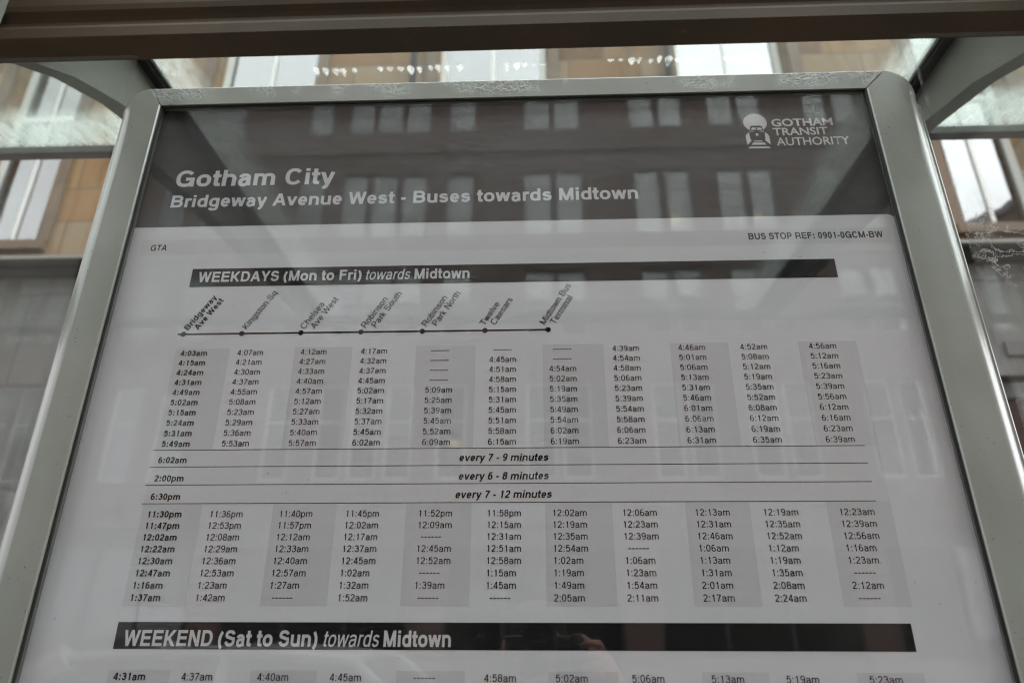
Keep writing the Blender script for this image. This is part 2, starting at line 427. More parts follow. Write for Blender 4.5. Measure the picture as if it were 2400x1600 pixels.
def shell(bm, x0, x1, z0, z1, yf, yb, mi=0):
    """sides, back and roof behind a front wall"""
    quad(bm, [(x0, yf, z0), (x0, yb, z0), (x0, yb, z1), (x0, yf, z1)], mi)
    quad(bm, [(x1, yf, z0), (x1, yf, z1), (x1, yb, z1), (x1, yb, z0)], mi)
    quad(bm, [(x0, yb, z0), (x1, yb, z0), (x1, yb, z1), (x0, yb, z1)], mi)
    quad(bm, [(x0, yf, z1), (x1, yf, z1), (x1, yb, z1), (x0, yb, z1)], mi)
def sash(parent, xa, xb, za, zb, y, face, mat, mull=True, rail=.55, fw=.055, blind=0., lamp=None):
    """one sash window: frame (part) with its pane, blind or lamp (sub-parts)"""
    bm = bmesh.new(); f = face
    yo, yi = y + f*.03, y - f*.05
    lo, hi = min(yo, yi), max(yo, yi)
    box(bm, (xa, lo, za), (xa+fw, hi, zb)); box(bm, (xb-fw, lo, za), (xb, hi, zb))
    box(bm, (xa+fw, lo, za), (xb-fw, hi, za+fw)); box(bm, (xa+fw, lo, zb-fw), (xb-fw, hi, zb))
    zr = za + (zb-za)*rail
    l2, h2 = min(y+f*.024, y-f*.04), max(y+f*.024, y-f*.04)
    box(bm, (xa+fw, l2, zr-.03), (xb-fw, h2, zr+.03))
    if mull:
        xm = (xa+xb)/2; l3, h3 = min(y+f*.018, y-f*.03), max(y+f*.018, y-f*.03)
        box(bm, (xm-.017, l3, za+fw), (xm+.017, h3, zr-.03)); box(bm, (xm-.017, l3, zr+.03), (xm+.017, h3, zb-fw))
    w = new('window', bm, mat, parent)
    l4, h4 = y - .003, y + .003
    bx('pane', (xa+fw*.6, l4, za+fw*.6), (xb-fw*.6, h4, zb-fw*.6), 'window_glass', w)
    if blind:
        yy = y - f*.12
        bx('blind', (xa+.03, yy-.004, zb-(zb-za)*blind), (xb-.03, yy+.004, zb-.02), 'blind_cloth', w)
    if lamp:
        yy = y - f*.9
        bx('ceiling_lamp', (lamp[0]-.16, yy-.25, lamp[1]-.02), (lamp[0]+.16, yy+.25, lamp[1]+.03), 'lamp_glow', w)
    return w

# --- sandstone building behind the shelter
bld = thing('sandstone_building', 'tan sandstone tenement with tall white sash windows behind the bus shelter', 'building', (0, YF, 0))
def inv(o, p): o.location = tuple(-v for v in p.location)   # parts are modelled in world coordinates
Z0 = CZ + 3.00          # top of the string course
SILL = CZ + 3.27
cols = [(-18.9, .8), (-16.6, .8), (-14.3, .8), (-12.0, .80), (-9.65, .80), (-7.3, .76), (-4.93, .74), (-2.70, 1.02), (-.40, 1.08), (1.975, 1.08), (4.14, .74), (6.45, .76), (8.8, .80), (11.1, .8), (13.4, .8), (15.7, .8), (18.0, .8), (20.3, .8), (22.6, .8)]
ops = []
for cx, w in cols:
    ops.append((cx-w/2, cx+w/2, SILL, SILL + 3.05)); ops.append((cx-w/2, cx+w/2, SILL + 4.4, SILL + 7.0)); ops.append((cx-w/2, cx+w/2, SILL + 8.1, SILL + 10.4)); ops.append((cx-w/2, cx+w/2, SILL + 11.7, SILL + 13.9))
bm = bmesh.new(); wall_grid(bm, -20.5, 24, CZ + 2.985, CZ + 20.2, ops, YF, .28, -1); shell(bm, -20.5, 24, 0, CZ + 20.2, YF, YF + 11)  # height and end bays out of view added to hold back sky light
o = new('wall', bm, 'sandstone', bld); inv(o, bld)
for i, q in enumerate(ops):
    w = sash(bld, q[0], q[1], q[2], q[3], YF + .17, -1, 'white_joinery', True, .51, .06); inv(w, bld)
# moulded jambs, sills
for cx, w in cols:
    bm = bmesh.new()
    box(bm, (cx-w/2-.13, YF-.035, SILL - .005), (cx-w/2-.02, YF+.02, SILL + 3.2)); box(bm, (cx+w/2+.02, YF-.035, SILL - .005), (cx+w/2+.13, YF+.02, SILL + 3.2))
    box(bm, (cx-w/2-.26, YF-.10, SILL + 3.21), (cx+w/2+.26, YF+.02, SILL + 3.42))
    o = new('window_surround', bm, 'brown_moulding', bld); inv(o, bld)
    o = bx('sill', (cx-w/2-.12, YF-.075, SILL - .10), (cx+w/2+.12, YF+.1, SILL - .01), 'brown_moulding', bld); inv(o, bld)
# base of grey ashlar with a projecting string course
SX0, SX1, SZT = 3.62, 7.2, CZ + 1.86
bm = bmesh.new(); wall_grid(bm, -20.5, 24, 0, CZ + 2.86, [(SX0, SX1, .5, SZT), (-7.6, -5.6, 0, CZ + 1.5), (-11.5, -8.6, .5, CZ+1.7)], YF - .06, .35, -1)
o = new('base_wall', bm, 'ashlar', bld); inv(o, bld)
bm = bmesh.new()
prism_yz(bm, [(YF-.22, CZ+2.956), (YF-.22, CZ+2.95), (YF-.20, CZ+2.94), (YF-.15, CZ+2.925), (YF-.10, CZ+2.875), (YF-.07, CZ+2.862), (YF+.05, CZ+2.862), (YF+.05, CZ+2.956)], -20.55, 24.05)
o = new('string_course', bm, 'shaded_moulding', bld); inv(o, bld)
bm = bmesh.new(); box(bm, (-20.56, YF-.245, CZ+2.957), (24.06, YF-.02, CZ+2.990), 0, .006); o = new('string_course_lip', bm, 'pale_stone', bld); inv(o, bld)
# shop front at the right, with a dark slot above it
o = bx('awning_slot', (SX0 + .12, YF - .075, CZ + 2.03), (SX1 + .2, YF - .05, CZ + 2.15), 'dark_joinery', bld); inv(o, bld)
bm = bmesh.new()
box(bm, (SX0, YF + .1, SZT - .12), (SX1, YF + .2, SZT)); box(bm, (SX0, YF+.1, .5), (SX1, YF+.2, .6))
for xx in (SX0, SX0 + 1.75, SX1 - .06): box(bm, (xx, YF+.105, .6), (xx+.06, YF+.195, SZT-.12))
sf = new('shop_window', bm, 'grey_joinery', bld); inv(sf, bld)
bx('pane', (SX0+.03, YF+.15, .57), (SX1-.03, YF+.156, SZT-.06), 'window_glass', sf)
bx('window_backing', (SX0, YF+.25, .5), (SX1, YF+.262, SZT), 'blind_cloth', sf)
bm = bmesh.new(); box(bm, (-7.6, YF+.1, 0), (-5.6, YF+.16, CZ+1.5)); o = new('door', bm, 'shop_board', bld); inv(o, bld)
o = bx('shop_pane', (-11.5, YF+.12, .5), (-8.6, YF+.128, CZ+1.7), 'window_glass', bld); inv(o, bld)
for px in (-1.18, 1.33):
    bm = bmesh.new(); tube(bm, [(px, YF-.09, CZ+2.99), (px, YF-.09, CZ+20.2)], .034, 12)
    for zz in (3.9, 5.6, 7.9, 10.2): tube(bm, [(px, YF-.09, CZ+zz), (px, YF-.09, CZ+zz+.07)], .047, 12)
    o = new('drainpipe', bm, 'pipe_iron', bld, True); inv(o, bld)
bm = bmesh.new(); box(bm, (-20.6, YF-.45, CZ+20.2), (24.1, YF+.3, CZ+20.6)); o = new('cornice', bm, 'pale_stone', bld); inv(o, bld)
o = bx('interior', (-20.4, YF+2.4, .1), (23.9, YF+2.5, CZ+20.1), 'room_dark', bld); inv(o, bld)

# --- red brick building across the street
bb = thing('brick_building', 'dark red brick block across the street mirrored in the poster glass', 'building', (0, YB, 0))
grp = [(-18.6, -17.75), (-16.6, -15.75), (-15.6, -14.75), (-12.6, -11.75), (-11.15, -10.3), (-7.93, -7.1), (-6.43, -5.6), (-5.43, -4.58), (-4.41, -3.59), (-2.91, -2.03), (-.30, .60), (.75, 1.63), (3.36, 4.20), (4.38, 5.2), (6.1, 6.97), (7.13, 7.95), (9.4, 10.2), (10.4, 11.2), (12.6, 13.4), (13.6, 14.4), (16.0, 16.8), (17.0, 17.8)]
rowsz = [(21.9, 24.4, .34, 'grey_joinery'), (17.48, 20.0, .34, 'grey_joinery'), (13.25, 15.68, .72, 'grey_joinery'), (9.65, 11.9, .42, 'grey_joinery'), (5.28, 8.15, .60, 'cream_joinery')]  # unseen top row and extra height added to cut sky light on the poster
dz = CZ - 1.35
ops = []; wl = []
for ri, (za, zb, rl, fm) in enumerate(rowsz):
    for gi, (xa, xb) in enumerate(grp):
        ops.append((xa, xb, za + dz, zb + dz)); wl.append((ri, gi, rl, fm))
shops = [(-19, -14.5, .6, 4.2), (-13.6, -9.2, .6, 4.2), (-8.4, -3.4, .6, 4.2), (-2.5, 2.2, .6, 4.2), (3.1, 8.2, .6, 4.2), (9.1, 14, .6, 4.2), (14.8, 18, .6, 4.2)]
bm = bmesh.new(); wall_grid(bm, -20, 19, 0, 26.6 + dz, ops + shops, YB, .22, 1); shell(bm, -20, 19, 0, 26.6 + dz, YB, YB - 12)
o = new('wall', bm, 'red_brick', bb); inv(o, bb)
for q, (ri, gi, rl, fm) in zip(ops, wl):
    bl = random.choice((0, 0, .25, .3, .5)) if ri < 4 else 0
    lamp = ((q[0]+q[1])/2, q[2] + (q[3]-q[2])*.45) if (ri, gi) in ((2, 13), (2, 15), (3, 13), (3, 14), (4, 9)) else None
    w = sash(bb, q[0], q[1], q[2], q[3], YB - .12, 1, fm, False, rl, .07 if ri < 4 else .085, bl, lamp); inv(w, bb)
for xa, xb, za, zb in shops:
    bm = bmesh.new()
    box(bm, (xa, YB-.2, zb-.55), (xb, YB-.08, zb)); box(bm, (xa, YB-.2, za), (xb, YB-.08, za+.35))
    n = 3
    for k in range(n+1): xx = xa + (xb-xa-.09)*k/n; box(bm, (xx, YB-.19, za+.35), (xx+.09, YB-.09, zb-.55))
    w = new('shop_window', bm, 'shop_board', bb); inv(w, bb)
    bx('pane', (xa+.03, YB-.143, za+.3), (xb-.03, YB-.137, zb-.5), 'window_glass', w)
bm = bmesh.new()
for zz in (4.6, 12.35, 16.5, 20.9): box(bm, (-20.03, YB-.05, zz+dz), (19.03, YB+.10, zz+.22+dz))
o = new('string_course', bm, 'brown_moulding', bb); inv(o, bb)
bm = bmesh.new(); box(bm, (-20.1, YB-.3, 26.6+dz), (19.1, YB+.35, 27.1+dz)); o = new('cornice', bm, 'brown_moulding', bb); inv(o, bb)
o = bx('interior', (-19.9, YB-2.6, .1), (18.9, YB-2.5, 26.5+dz), 'room_dark', bb); inv(o, bb)

# --- gabled house beyond it, mirrored as a dark roofline in the right window
gh = thing('gabled_house', 'dark gabled house beside the brick block, its roofline mirrored in a window', 'house', (30, YB, 0))
gops = [(xa, xa+1.1, za, za+2.1) for xa in (21.4, 24.6, 28.0, 31.2, 34.6, 37.6) for za in (1.2, 5.4, 9.4, 13.4)]
bm = bmesh.new(); wall_grid(bm, 19.6, 40.4, 0, 18.5, gops, YB, .2, 1); shell(bm, 19.6, 40.4, 0, 18.5, YB, YB - 10)
bm.faces.new([bm.verts.new(q) for q in ((19.6, YB, 18.5), (40.4, YB, 18.5), (30, YB, 23.4))])
o = new('wall', bm, 'red_brick', gh); inv(o, gh)
bm = bmesh.new(); prism_xz(bm, [(19.2, 18.75), (30, 23.85), (40.8, 18.75), (40.8, 18.4), (30, 23.5), (19.2, 18.4)], YB - 10.2, YB + .35); rf = new('roof', bm, 'slate', gh); inv(rf, gh)
bm = bmesh.new(); box(bm, (34.5, YB-5, 21.0), (35.6, YB-4, 24.6), 0, .03); new('chimney', bm, 'red_brick', rf)
for q in gops: w = sash(gh, *q, YB - .11, 1, 'grey_joinery', False, .5, .07); inv(w, gh)
o = bx('interior', (19.8, YB-2.6, .1), (40.2, YB-2.5, 18.3), 'room_dark', gh); inv(o, gh)

# ------------------------------------------------------------------ bus shelter
sh = thing('bus_shelter', 'grey metal bus shelter with dirty glass roof over the timetable case', 'bus shelter', (0, .88, 0))
def P(o): inv(o, sh); return o
BZ = CZ + .945                                   # underside of the beam
ZR = CZ + 1.252                                  # roof glass
bm = bmesh.new()
prof = [(.853, BZ+.0025), (.8555, BZ), (.905, BZ), (.907, BZ+.002), (.907, BZ+.245), (.862, BZ+.245), (.862, BZ+.20), (.850, BZ+.185), (.850, BZ+.075), (.852, BZ+.064), (.859, BZ+.056), (.8625, BZ+.047), (.861, BZ+.038), (.856, BZ+.030), (.853, BZ+.024)]
prism_yz(bm, prof, -2.6, 2.6)
for f in bm.faces: f.smooth = False
P(new('beam', bm, 'beam_shade_paint', sh))
rear = [(.908, .955), (.946, .985), (1.04, 1.042), (1.18, 1.102), (1.354, 1.150), (1.485, 1.180)]
front = [(-.86, 1.205), (-.70, 1.190), (-.45, 1.172), (-.2, 1.148), (.1, 1.108), (.30, 1.078), (.50, 1.043), (.70, 1.002), (.851, .965)]
for xi, s_ in ((-.933, -1), (.958, 1), (-2.55, -1), (2.5, 1)):
    x0, x1 = (xi, xi + s_*.045) if s_ > 0 else (xi + s_*.045, xi)
    bm = bmesh.new()
    pts = [(y, CZ+z) for y, z in rear] + [(1.485, ZR-.012), (.908, ZR-.012)]
    prism_yz(bm, pts, x0, x1)
    bm2 = bmesh.new(); pts = [(y, CZ+z) for y, z in front] + [(.851, ZR-.012), (-.86, ZR-.012)]
    prism_yz(bm2, pts, x0, x1); me = bpy.data.meshes.new('tmp'); bm2.to_mesh(me); bm2.free(); bm.from_mesh(me); bpy.data.meshes.remove(me)
    box(bm, (x0, .853, BZ+.2451), (x1, .907, ZR-.0121))
    arm = P(new('arm', bm, 'arm_paint', sh))
    gx0, gx1 = (x0 - .034, x1 + .034)
    bm = bmesh.new()
    box(bm, (gx0, -.86, ZR-.0115), (gx1, 1.485, ZR-.003)); box(bm, (gx0+.01, -.86, ZR+.009), (gx1-.01, 1.485, ZR+.02))
    box(bm, (gx0+.006, -.859, ZR-.018), (gx0+.013, 1.484, ZR-.0116)); box(bm, (gx1-.013, -.859, ZR-.018), (gx1-.006, 1.484, ZR-.0116))
    gb = new('glazing_bar', bm, 'rubber', arm)
for xa, xb in ((-2.545, -.975), (-.934, .959), (1.0, 2.495)):
    bm = bmesh.new(); box(bm, (xa, -.90, ZR), (xb, 1.50, ZR+.008)); P(new('roof_pane', bm, 'roof_glass', sh))
bm = bmesh.new(); box(bm, (-2.6, 1.487, ZR-.036), (2.6, 1.515, ZR-.008), 0, .004); P(new('back_rail', bm, 'rail_paint', sh))
bm = bmesh.new(); box(bm, (-2.6, -.925, ZR-.038), (2.6, -.885, ZR-.006), 0, .004); P(new('front_rail', bm, 'rail_paint', sh))
for xx in (-2.15, 2.1):
    bm = bmesh.new(); box(bm, (xx-.05, .856, 0), (xx+.05, .904, BZ-.001), 0, .008); box(bm, (xx-.11, .80, .0), (xx+.11, .96, .012)); P(new('post', bm, 'arm_paint', sh))
# panes of the wall, left and right of the case
for xa, xb in ((-2.095, -.705), (.645, 2.045)):
    bm = bmesh.new(); box(bm, (xa, .893, .25), (xb, .901, BZ-.001)); P(new('wall_pane', bm, 'side_glass', sh))
bm = bmesh.new(); box(bm, (-2.1, .885, .2), (2.05, .905, .25), 0, .004); P(new('bottom_rail', bm, 'arm_paint', sh))
# pale drop-shaped marks in two rows on the underside of the roof glass
def pale_marks(x0, x1, n, yc, skip, dots=()):
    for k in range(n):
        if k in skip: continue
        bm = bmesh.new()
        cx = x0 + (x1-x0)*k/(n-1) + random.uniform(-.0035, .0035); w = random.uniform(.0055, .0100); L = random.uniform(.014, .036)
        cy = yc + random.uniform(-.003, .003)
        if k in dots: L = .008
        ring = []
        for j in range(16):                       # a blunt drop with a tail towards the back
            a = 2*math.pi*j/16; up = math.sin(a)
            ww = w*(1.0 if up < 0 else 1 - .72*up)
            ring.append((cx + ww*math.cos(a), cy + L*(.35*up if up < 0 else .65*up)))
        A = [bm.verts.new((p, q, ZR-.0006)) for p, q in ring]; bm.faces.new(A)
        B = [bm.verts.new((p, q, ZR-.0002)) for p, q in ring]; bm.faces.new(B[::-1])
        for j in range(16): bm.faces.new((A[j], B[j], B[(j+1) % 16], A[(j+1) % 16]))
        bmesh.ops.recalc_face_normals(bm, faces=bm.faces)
        P(new('pale_mark', bm, 'pale_tint', sh))
pale_marks(-.525, .03, 25, 1.248, (5, 6, 16, 17, 18, 19), (23, 24))
pale_marks(.190, .525, 16, 1.240, (10, 11), (0, 1))

# ------------------------------------------------------------------ display case
dc = thing('display_case', 'grey lacquered poster case with rounded corners and flaking top rail', 'poster case', (-.041, .90, 0))
def D(o): inv(o, dc); return o
YFR = .855
XL, XR = -.7136*YFR, .6184*YFR
ZT = CZ + .928*YFR
ZB = ZT - 1.78
def member(sgn):
    """side of the frame: flat face, outer edge rounded over with a radius that tightens towards the mitre"""
    xin = XL if sgn < 0 else XR
    wid = .072 if sgn < 0 else .084
    xo = xin + sgn*wid; zt = CZ + .829; r = .050; zb = ZB - .042
    con = [((xo - sgn*r, zt), (0, 1), .002)]
    for k in range(1, 17):
        a = math.pi/2*k/16
        con.append(((xo - sgn*r + sgn*r*math.sin(a), zt - r + r*math.cos(a)), (sgn*math.sin(a), math.cos(a)), .002 + .028*(k/16)**1.2))
    for k in range(1, 12): con.append(((xo, zt - r - (zt - zb - 2*r)*k/12), (sgn, 0), .030))
    for k in range(0, 17):
        a = math.pi/2*k/16
        con.append(((xo - sgn*r + sgn*r*math.cos(a), zb + r - r*math.sin(a)), (sgn*math.cos(a), -math.sin(a)), .002 + .028*(1-k/16)**1.2))
    M_ = 12; YB_ = .918
    bm = bmesh.new(); rings = []
    for (px, pz), (nx, nz), rb in con:
        ring = []
        for k in range(M_+1):
            a = math.pi/2*k/M_
            ring.append(bm.verts.new((px - nx*rb*(1-math.sin(a)), YFR + rb*(1-math.cos(a)), pz - nz*rb*(1-math.sin(a)))))
        ring.append(bm.verts.new((px, YB_, pz)))
        rings.append(ring)
    lip = .0016
    fi = [bm.verts.new((xin + sgn*lip, YFR, ZB)), bm.verts.new((xin + sgn*lip, YFR, ZT + .001))]
    li = [bm.verts.new((xin, YFR + lip, ZB)), bm.verts.new((xin, YFR + lip, ZT))]
    bi = [bm.verts.new((xin, YB_, ZB)), bm.verts.new((xin, YB_, ZT))]
    for A_, B_ in zip(rings, rings[1:]):
        for k in range(M_+1): bm.faces.new((A_[k], B_[k], B_[k+1], A_[k+1]))
    bm.faces.new([fi[0], fi[1]] + [q[0] for q in rings])
    bm.faces.new((fi[0], li[0], li[1], fi[1])); bm.faces.new((li[0], bi[0], bi[1], li[1]))
    bm.faces.new([bi[0], bi[1]] + [q[-1] for q in rings])
    bm.faces.new([fi[1], li[1], bi[1]] + rings[0][::-1]); bm.faces.new([fi[0], li[0], bi[0]] + rings[-1][::-1])
    bmesh.ops.recalc_face_normals(bm, faces=bm.faces)
    o = new('frame_side', bm, 'frame_paint', dc, True)
    o.data.set_sharp_from_angle(angle=R(28))
    D(o)
    q = xo + sgn*.0015
    bm = bmesh.new(); a, c = sorted((q - sgn*.012, q + sgn*(.006 if sgn < 0 else .010)))
    box(bm, (a, .885, ZB), (c, .9185, zt - .045), 0, .002); D(new('flange', bm, 'frame_paint', dc))
member(-1); member(1)
bm = bmesh.new(); g_ = .0011
prism_xz(bm, [(XL + g_, ZT), (XR - g_, ZT), (XR + .084 - .050 - g_*1.2, CZ+.829), (XL - .072 + .050 + g_*1.2, CZ+.829)], YFR + .001, .918)
te = [e for e in bm.edges if all(abs(v.co.z - (CZ+.829)) < 1e-5 and abs(v.co.y - YFR - .001) < 1e-5 for v in e.verts)]
bmesh.ops.bevel(bm, geom=te, offset=.002, segments=3, affect='EDGES', profile=.5)
o = new('frame_top', bm, 'flaking_paint', dc); D(o)
bm = bmesh.new(); prism_xz(bm, [(XL + g_, ZB), (XR - g_, ZB), (XR + .03 - g_*1.2, ZB-.042), (XL - .02 + g_*1.2, ZB-.042)], YFR+.001, .918); D(new('frame_bottom', bm, 'frame_paint', dc))
# black gasket between frame and glass
GX0, GX1, GZ1, GZ0 = -.7060*.860, .6110*.860, CZ + .9195*.860, ZB + .008
bm = bmesh.new()
box(bm, (XL - .03, .8585, GZ0), (GX0, .8612, GZ1)); box(bm, (GX1, .8585, GZ0), (XR + .03, .8612, GZ1))
box(bm, (XL - .03, .8585, GZ1), (XR + .03, .8612, ZT + .02)); box(bm, (XL - .03, .8585, ZB - .02), (XR + .03, .8612, GZ0))
D(new('gasket', bm, 'gasket', dc))
bm = bmesh.new(); box(bm, (XL - .028, .8616, ZB-.018), (XR + .028, .8656, ZT + .018)); D(new('cover_glass', bm, 'cover_glass', dc))
bm = bmesh.new(); box(bm, (XL - .03, .876, ZB-.02), (XR + .03, .917, ZT+.022)); D(new('backboard', bm, 'case_back', dc))
for xx in (-.33, .25):
    bm = bmesh.new(); box(bm, (xx-.04, .86, 0), (xx+.04, .91, ZB-.0425), 0, .006); D(new('leg', bm, 'arm_paint', dc))

# ------------------------------------------------------------------ lettering (drawn strokes, metrics of a plain grotesque)
ADV = {'0':556,'1':556,'2':556,'3':556,'4':556,'5':556,'6':556,'7':556,'8':556,'9':556,':':278,'-':333,' ':278,'(':333,')':333,
 'A':667,'B':667,'C':722,'D':722,'E':667,'F':611,'G':778,'K':667,'M':833,'N':722,'O':778,'P':667,'R':722,'S':667,'T':611,'U':722,'W':944,'Y':667,
 'a':556,'b':556,'c':500,'d':556,'e':556,'g':556,'h':556,'i':222,'k':500,'l':222,'m':833,'n':556,'o':556,'p':556,'q':556,'r':333,'s':500,'t':278,'u':556,'v':500,'w':722,'y':500}
ADVB = {':':333,'A':722,'B':722,'K':722,'N':722,'P':667,'R':722,'W':944,'S':667,'a':556,'b':611,'c':556,'d':611,'e':556,'g':611,'h':611,'i':278,'k':556,'l':278,'m':889,'n':611,'o':611,'p':611,'q':611,'r':389,'s':556,'t':333,'u':611,'v':556,'w':778,'y':556}
def ell(cx, cy, rx, ry, a0, a1, n=14, e=2.35):
    out = []
    for k in range(n+1):
        a = R(a0 + (a1-a0)*k/n); c, s_ = math.cos(a), math.sin(a)
        out.append((cx + rx*math.copysign(abs(c)**(2/e), c), cy + ry*math.copysign(abs(s_)**(2/e), s_)))
    return out
def glyph(ch, bold):
    """list of (points, kind) strokes; kind: 's' stroke, 'd' diagonal cut level, 'c' closed"""
    A = (ADVB.get(ch, ADV[ch]) if bold else ADV[ch]); w = 156 if bold else 100; h = w/2; hv = h*.88
    sb = 48 if bold else 58
    l, r, m = sb + h, A - sb - h, A/2
    C, X, T, B_, DE = 718, 528, 718 - hv, hv, -207
    t, xt = T + 8, X - hv + 8; bt = B_ - 8
    S_ = []
    def st(*p): S_.append((list(p), 's'))
    def di(*p): S_.append((list(p), 'd'))
    def ar(p): S_.append((p, 's'))
    def cl(p): S_.append((p, 'c'))
    def oval(x0, x1, y0, y1): cl(ell((x0+x1)/2, (y0+y1)/2, (x1-x0)/2, (y1-y0)/2, 0, 360, 26))
    if ch == '0': oval(l-8, r+8, bt, t-8)
    elif ch == '1': st((m+35, 0), (m+35, C-8)); st((m+35-h*.5, C*.80), (m-110, C*.80-14))
    elif ch == '2': ar(ell(m, t-178, r-m, 170, 172, -22, 14) + [(l+40, B_+95), (l+4, B_)]); st((l-h+4, B_), (r+h*.7, B_))
    elif ch == '3': ar(ell(m-8, t-160, r-m-4, 152, 165, -90, 14)); ar(ell(m, bt+194, r-m+6, 194, 90, -168, 14)); st((m-60, C*.535), (m+10, C*.535))
    elif ch == '4': st((A*.70, 0), (A*.70, C-10)); st((l-h, C*.27), (r+h, C*.27)); di((A*.66, C-10), (l-6, C*.29))
    elif ch == '5': st((l+50, T-10), (r+4, T-10)); st((l+48, T+hv-10), (l+18, C*.46)); ar([(l+12, C*.45)] + ell(m, bt+218, r-m+4, 218, 125, -160, 18))
    elif ch == '6': oval(l-4, r+4, bt, C*.56); ar(ell(m+6, C*.47, r-m+10, t-C*.47-8, 52, 182, 12) + [(l-6, C*.30)])
    elif ch == '7': st((l-h+8, T-10), (r+h-8, T-10)); ar([(r, T-20), (m+40, C*.55), (m-50, C*.24), (m-72, 0)])
    elif ch == '8': oval(l+12, r-12, C*.53, t-8); oval(l-8, r+8, bt, C*.53)
    elif ch == '9': oval(l-4, r+4, C*.44, t-8); ar(ell(m-6, C*.53, r-m+10, C*.53-bt, 232, 362, 12) + [(r+6, C*.7)])
    elif ch == ':': st((m, 0), (m, w*1.15)); st((m, X-w*1.15), (m, X))
    elif ch == '-': st((44, 272), (A-44, 272))
    elif ch == '(': ar(ell(A+150, 265, A+60, 500, 132, 228, 12, 2))
    elif ch == ')': ar(ell(-150, 265, A+60, 500, 48, -48, 12, 2))
    elif ch == 'A': di((20+h, 0), (m-6, C)); di((A-20-h, 0), (m+6, C)); st((A*.24, 235), (A*.76, 235))
    elif ch == 'B': st((l+12, 0), (l+12, C)); ar([(l+12, T), (m, T)] + ell(m+20, (T+375)/2, r-m-45, (T-375)/2, 90, -90, 10) + [(l+12, 375)]); ar([(m, 375)] + ell(m+30, (375+B_)/2, r-m-30, (375-B_)/2, 90, -90, 10) + [(l+12, B_)])
    elif ch == 'C': ar(ell(m+6, C/2, r-m+6, (t-bt)/2, 36, 324, 24))
    elif ch == 'D': st((l+12, 0), (l+12, C)); ar([(l+12, T), (m-40, T)] + ell(m-20, C/2, r-m+20, (T-B_)/2, 90, -90, 18) + [(l+12, B_)])
    elif ch in 'EF':
        st((l+12, 0), (l+12, C)); st((l+12, T), (r+h-6, T)); st((l+12, 372), (r+h-40, 372))
        if ch == 'E': st((l+12, B_), (r+h, B_))
    elif ch == 'G': ar(ell(m, C/2, r-m+4, (t-bt)/2, 38, 330, 24)); st((m+20, 335), (r+4+h, 335)); st((r+4, 335), (r+4, 0))
    elif ch == 'K': st((l+12, 0), (l+12, C)); di((l+h, 250), (r-10, C)); di((A*.40, 395), (r, 0))
    elif ch == 'M': st((l+8, 0), (l+8, C)); st((r-8, 0), (r-8, C)); di((l+20, C), (m, 0)); di((r-20, C), (m, 0))
    elif ch == 'N': st((l+12, 0), (l+12, C)); st((r-12, 0), (r-12, C)); di((l+26, C), (r-26, 0))
    elif ch == 'O': oval(l-10, r+10, bt, t)
    elif ch in 'PR':
        st((l+12, 0), (l+12, C)); ar([(l+12, T), (m, T)] + ell(m+20, (T+325)/2, r-m-22, (T-325)/2, 90, -90, 12) + [(l+12, 325)])
        if ch == 'R': ar([(m+10, 325)] + ell(m+30, 215, r-m-38, 105, 85, 10, 6) + [(r-8, 90), (r+4, 0)])
    elif ch == 'S': ar(ell(m, t-172, r-m-4, 168, 14, 180, 12) + [(l+40, C*.585), (m, C*.525), (r-30, C*.44)] + ell(m, bt+185, r-m+4, 185, 22, -172, 13))
    elif ch == 'T': st((m, 0), (m, C)); st((22, T), (A-22, T))
    elif ch == 'U': ar([(l+8, C), (l+8, 260)] + ell(m, 260, m-l-8, 260-bt, 180, 360, 14) + [(r-8, C)])
    elif ch == 'W': di((16+h, C), (A*.28, 0)); di((A*.28, 0), (m, C)); di((m, C), (A*.72, 0)); di((A*.72, 0), (A-16-h, C))
    elif ch == 'Y': di((16+h, C), (m, 275)); di((A-16-h, C), (m, 275)); st((m, 0), (m, 300))
    elif ch == 'a': ar(ell(m-18, xt-135, r-m+2, 135, 165, 0, 12) + [(r-14, 110), (r+6, B_+6), (r+h*.9, B_+2)]); ar([(r-14, 318), (m, 292)] + ell(m-30, 158, m-l-28, 132, 95, 280, 12) + [(m+60, 60), (r-14, 165)])
    elif ch in 'bp': 
        st((l, DE if ch == 'p' else 0), (l, X if ch == 'p' else C)); cl(ell(m+4, X/2, r-m+2, (xt-bt)/2, 0, 360, 22))
    elif ch in 'dq':
        st((r, DE if ch == 'q' else 0), (r, X if ch == 'q' else C)); cl(ell(m-4, X/2, r-m+2, (xt-bt)/2, 0, 360, 22))
    elif ch == 'c': ar(ell(m+4, X/2, r-m+6, (xt-bt)/2, 36, 324, 20))
    elif ch == 'e': ar([(r+2, 255), (r+2, 290)] + ell(m, X/2, r-m+4, (xt-bt)/2, 12, 322, 24)); st((l, 258), (r+2+h*.9, 258))
    elif ch == 'g': cl(ell(m-4, X/2+8, r-m+2, (xt-bt)/2-8, 0, 360, 22)); ar([(r, X), (r, -20)] + ell(m-6, -25, r-m+6, 125, 0, -165, 12))
    elif ch in 'hn':
        st((l, 0), (l, C if ch == 'h' else X)); ar([(l, 310)] + ell(m, xt-170, r-m, 170, 165, 0, 12) + [(r, 0)])
    elif ch == 'i': st((m, 0), (m, X)); st((m, C-w*(.78 if bold else .95)), (m, C))
    elif ch == 'k': st((l, 0), (l, C)); di((l+10, 200), (r-6, X)); di((A*.42, 330), (r+4, 0))
    elif ch == 'l': st((m, 0), (m, C))
    elif ch == 'm':
        m1, m2 = A/2, (l+A/2)/2
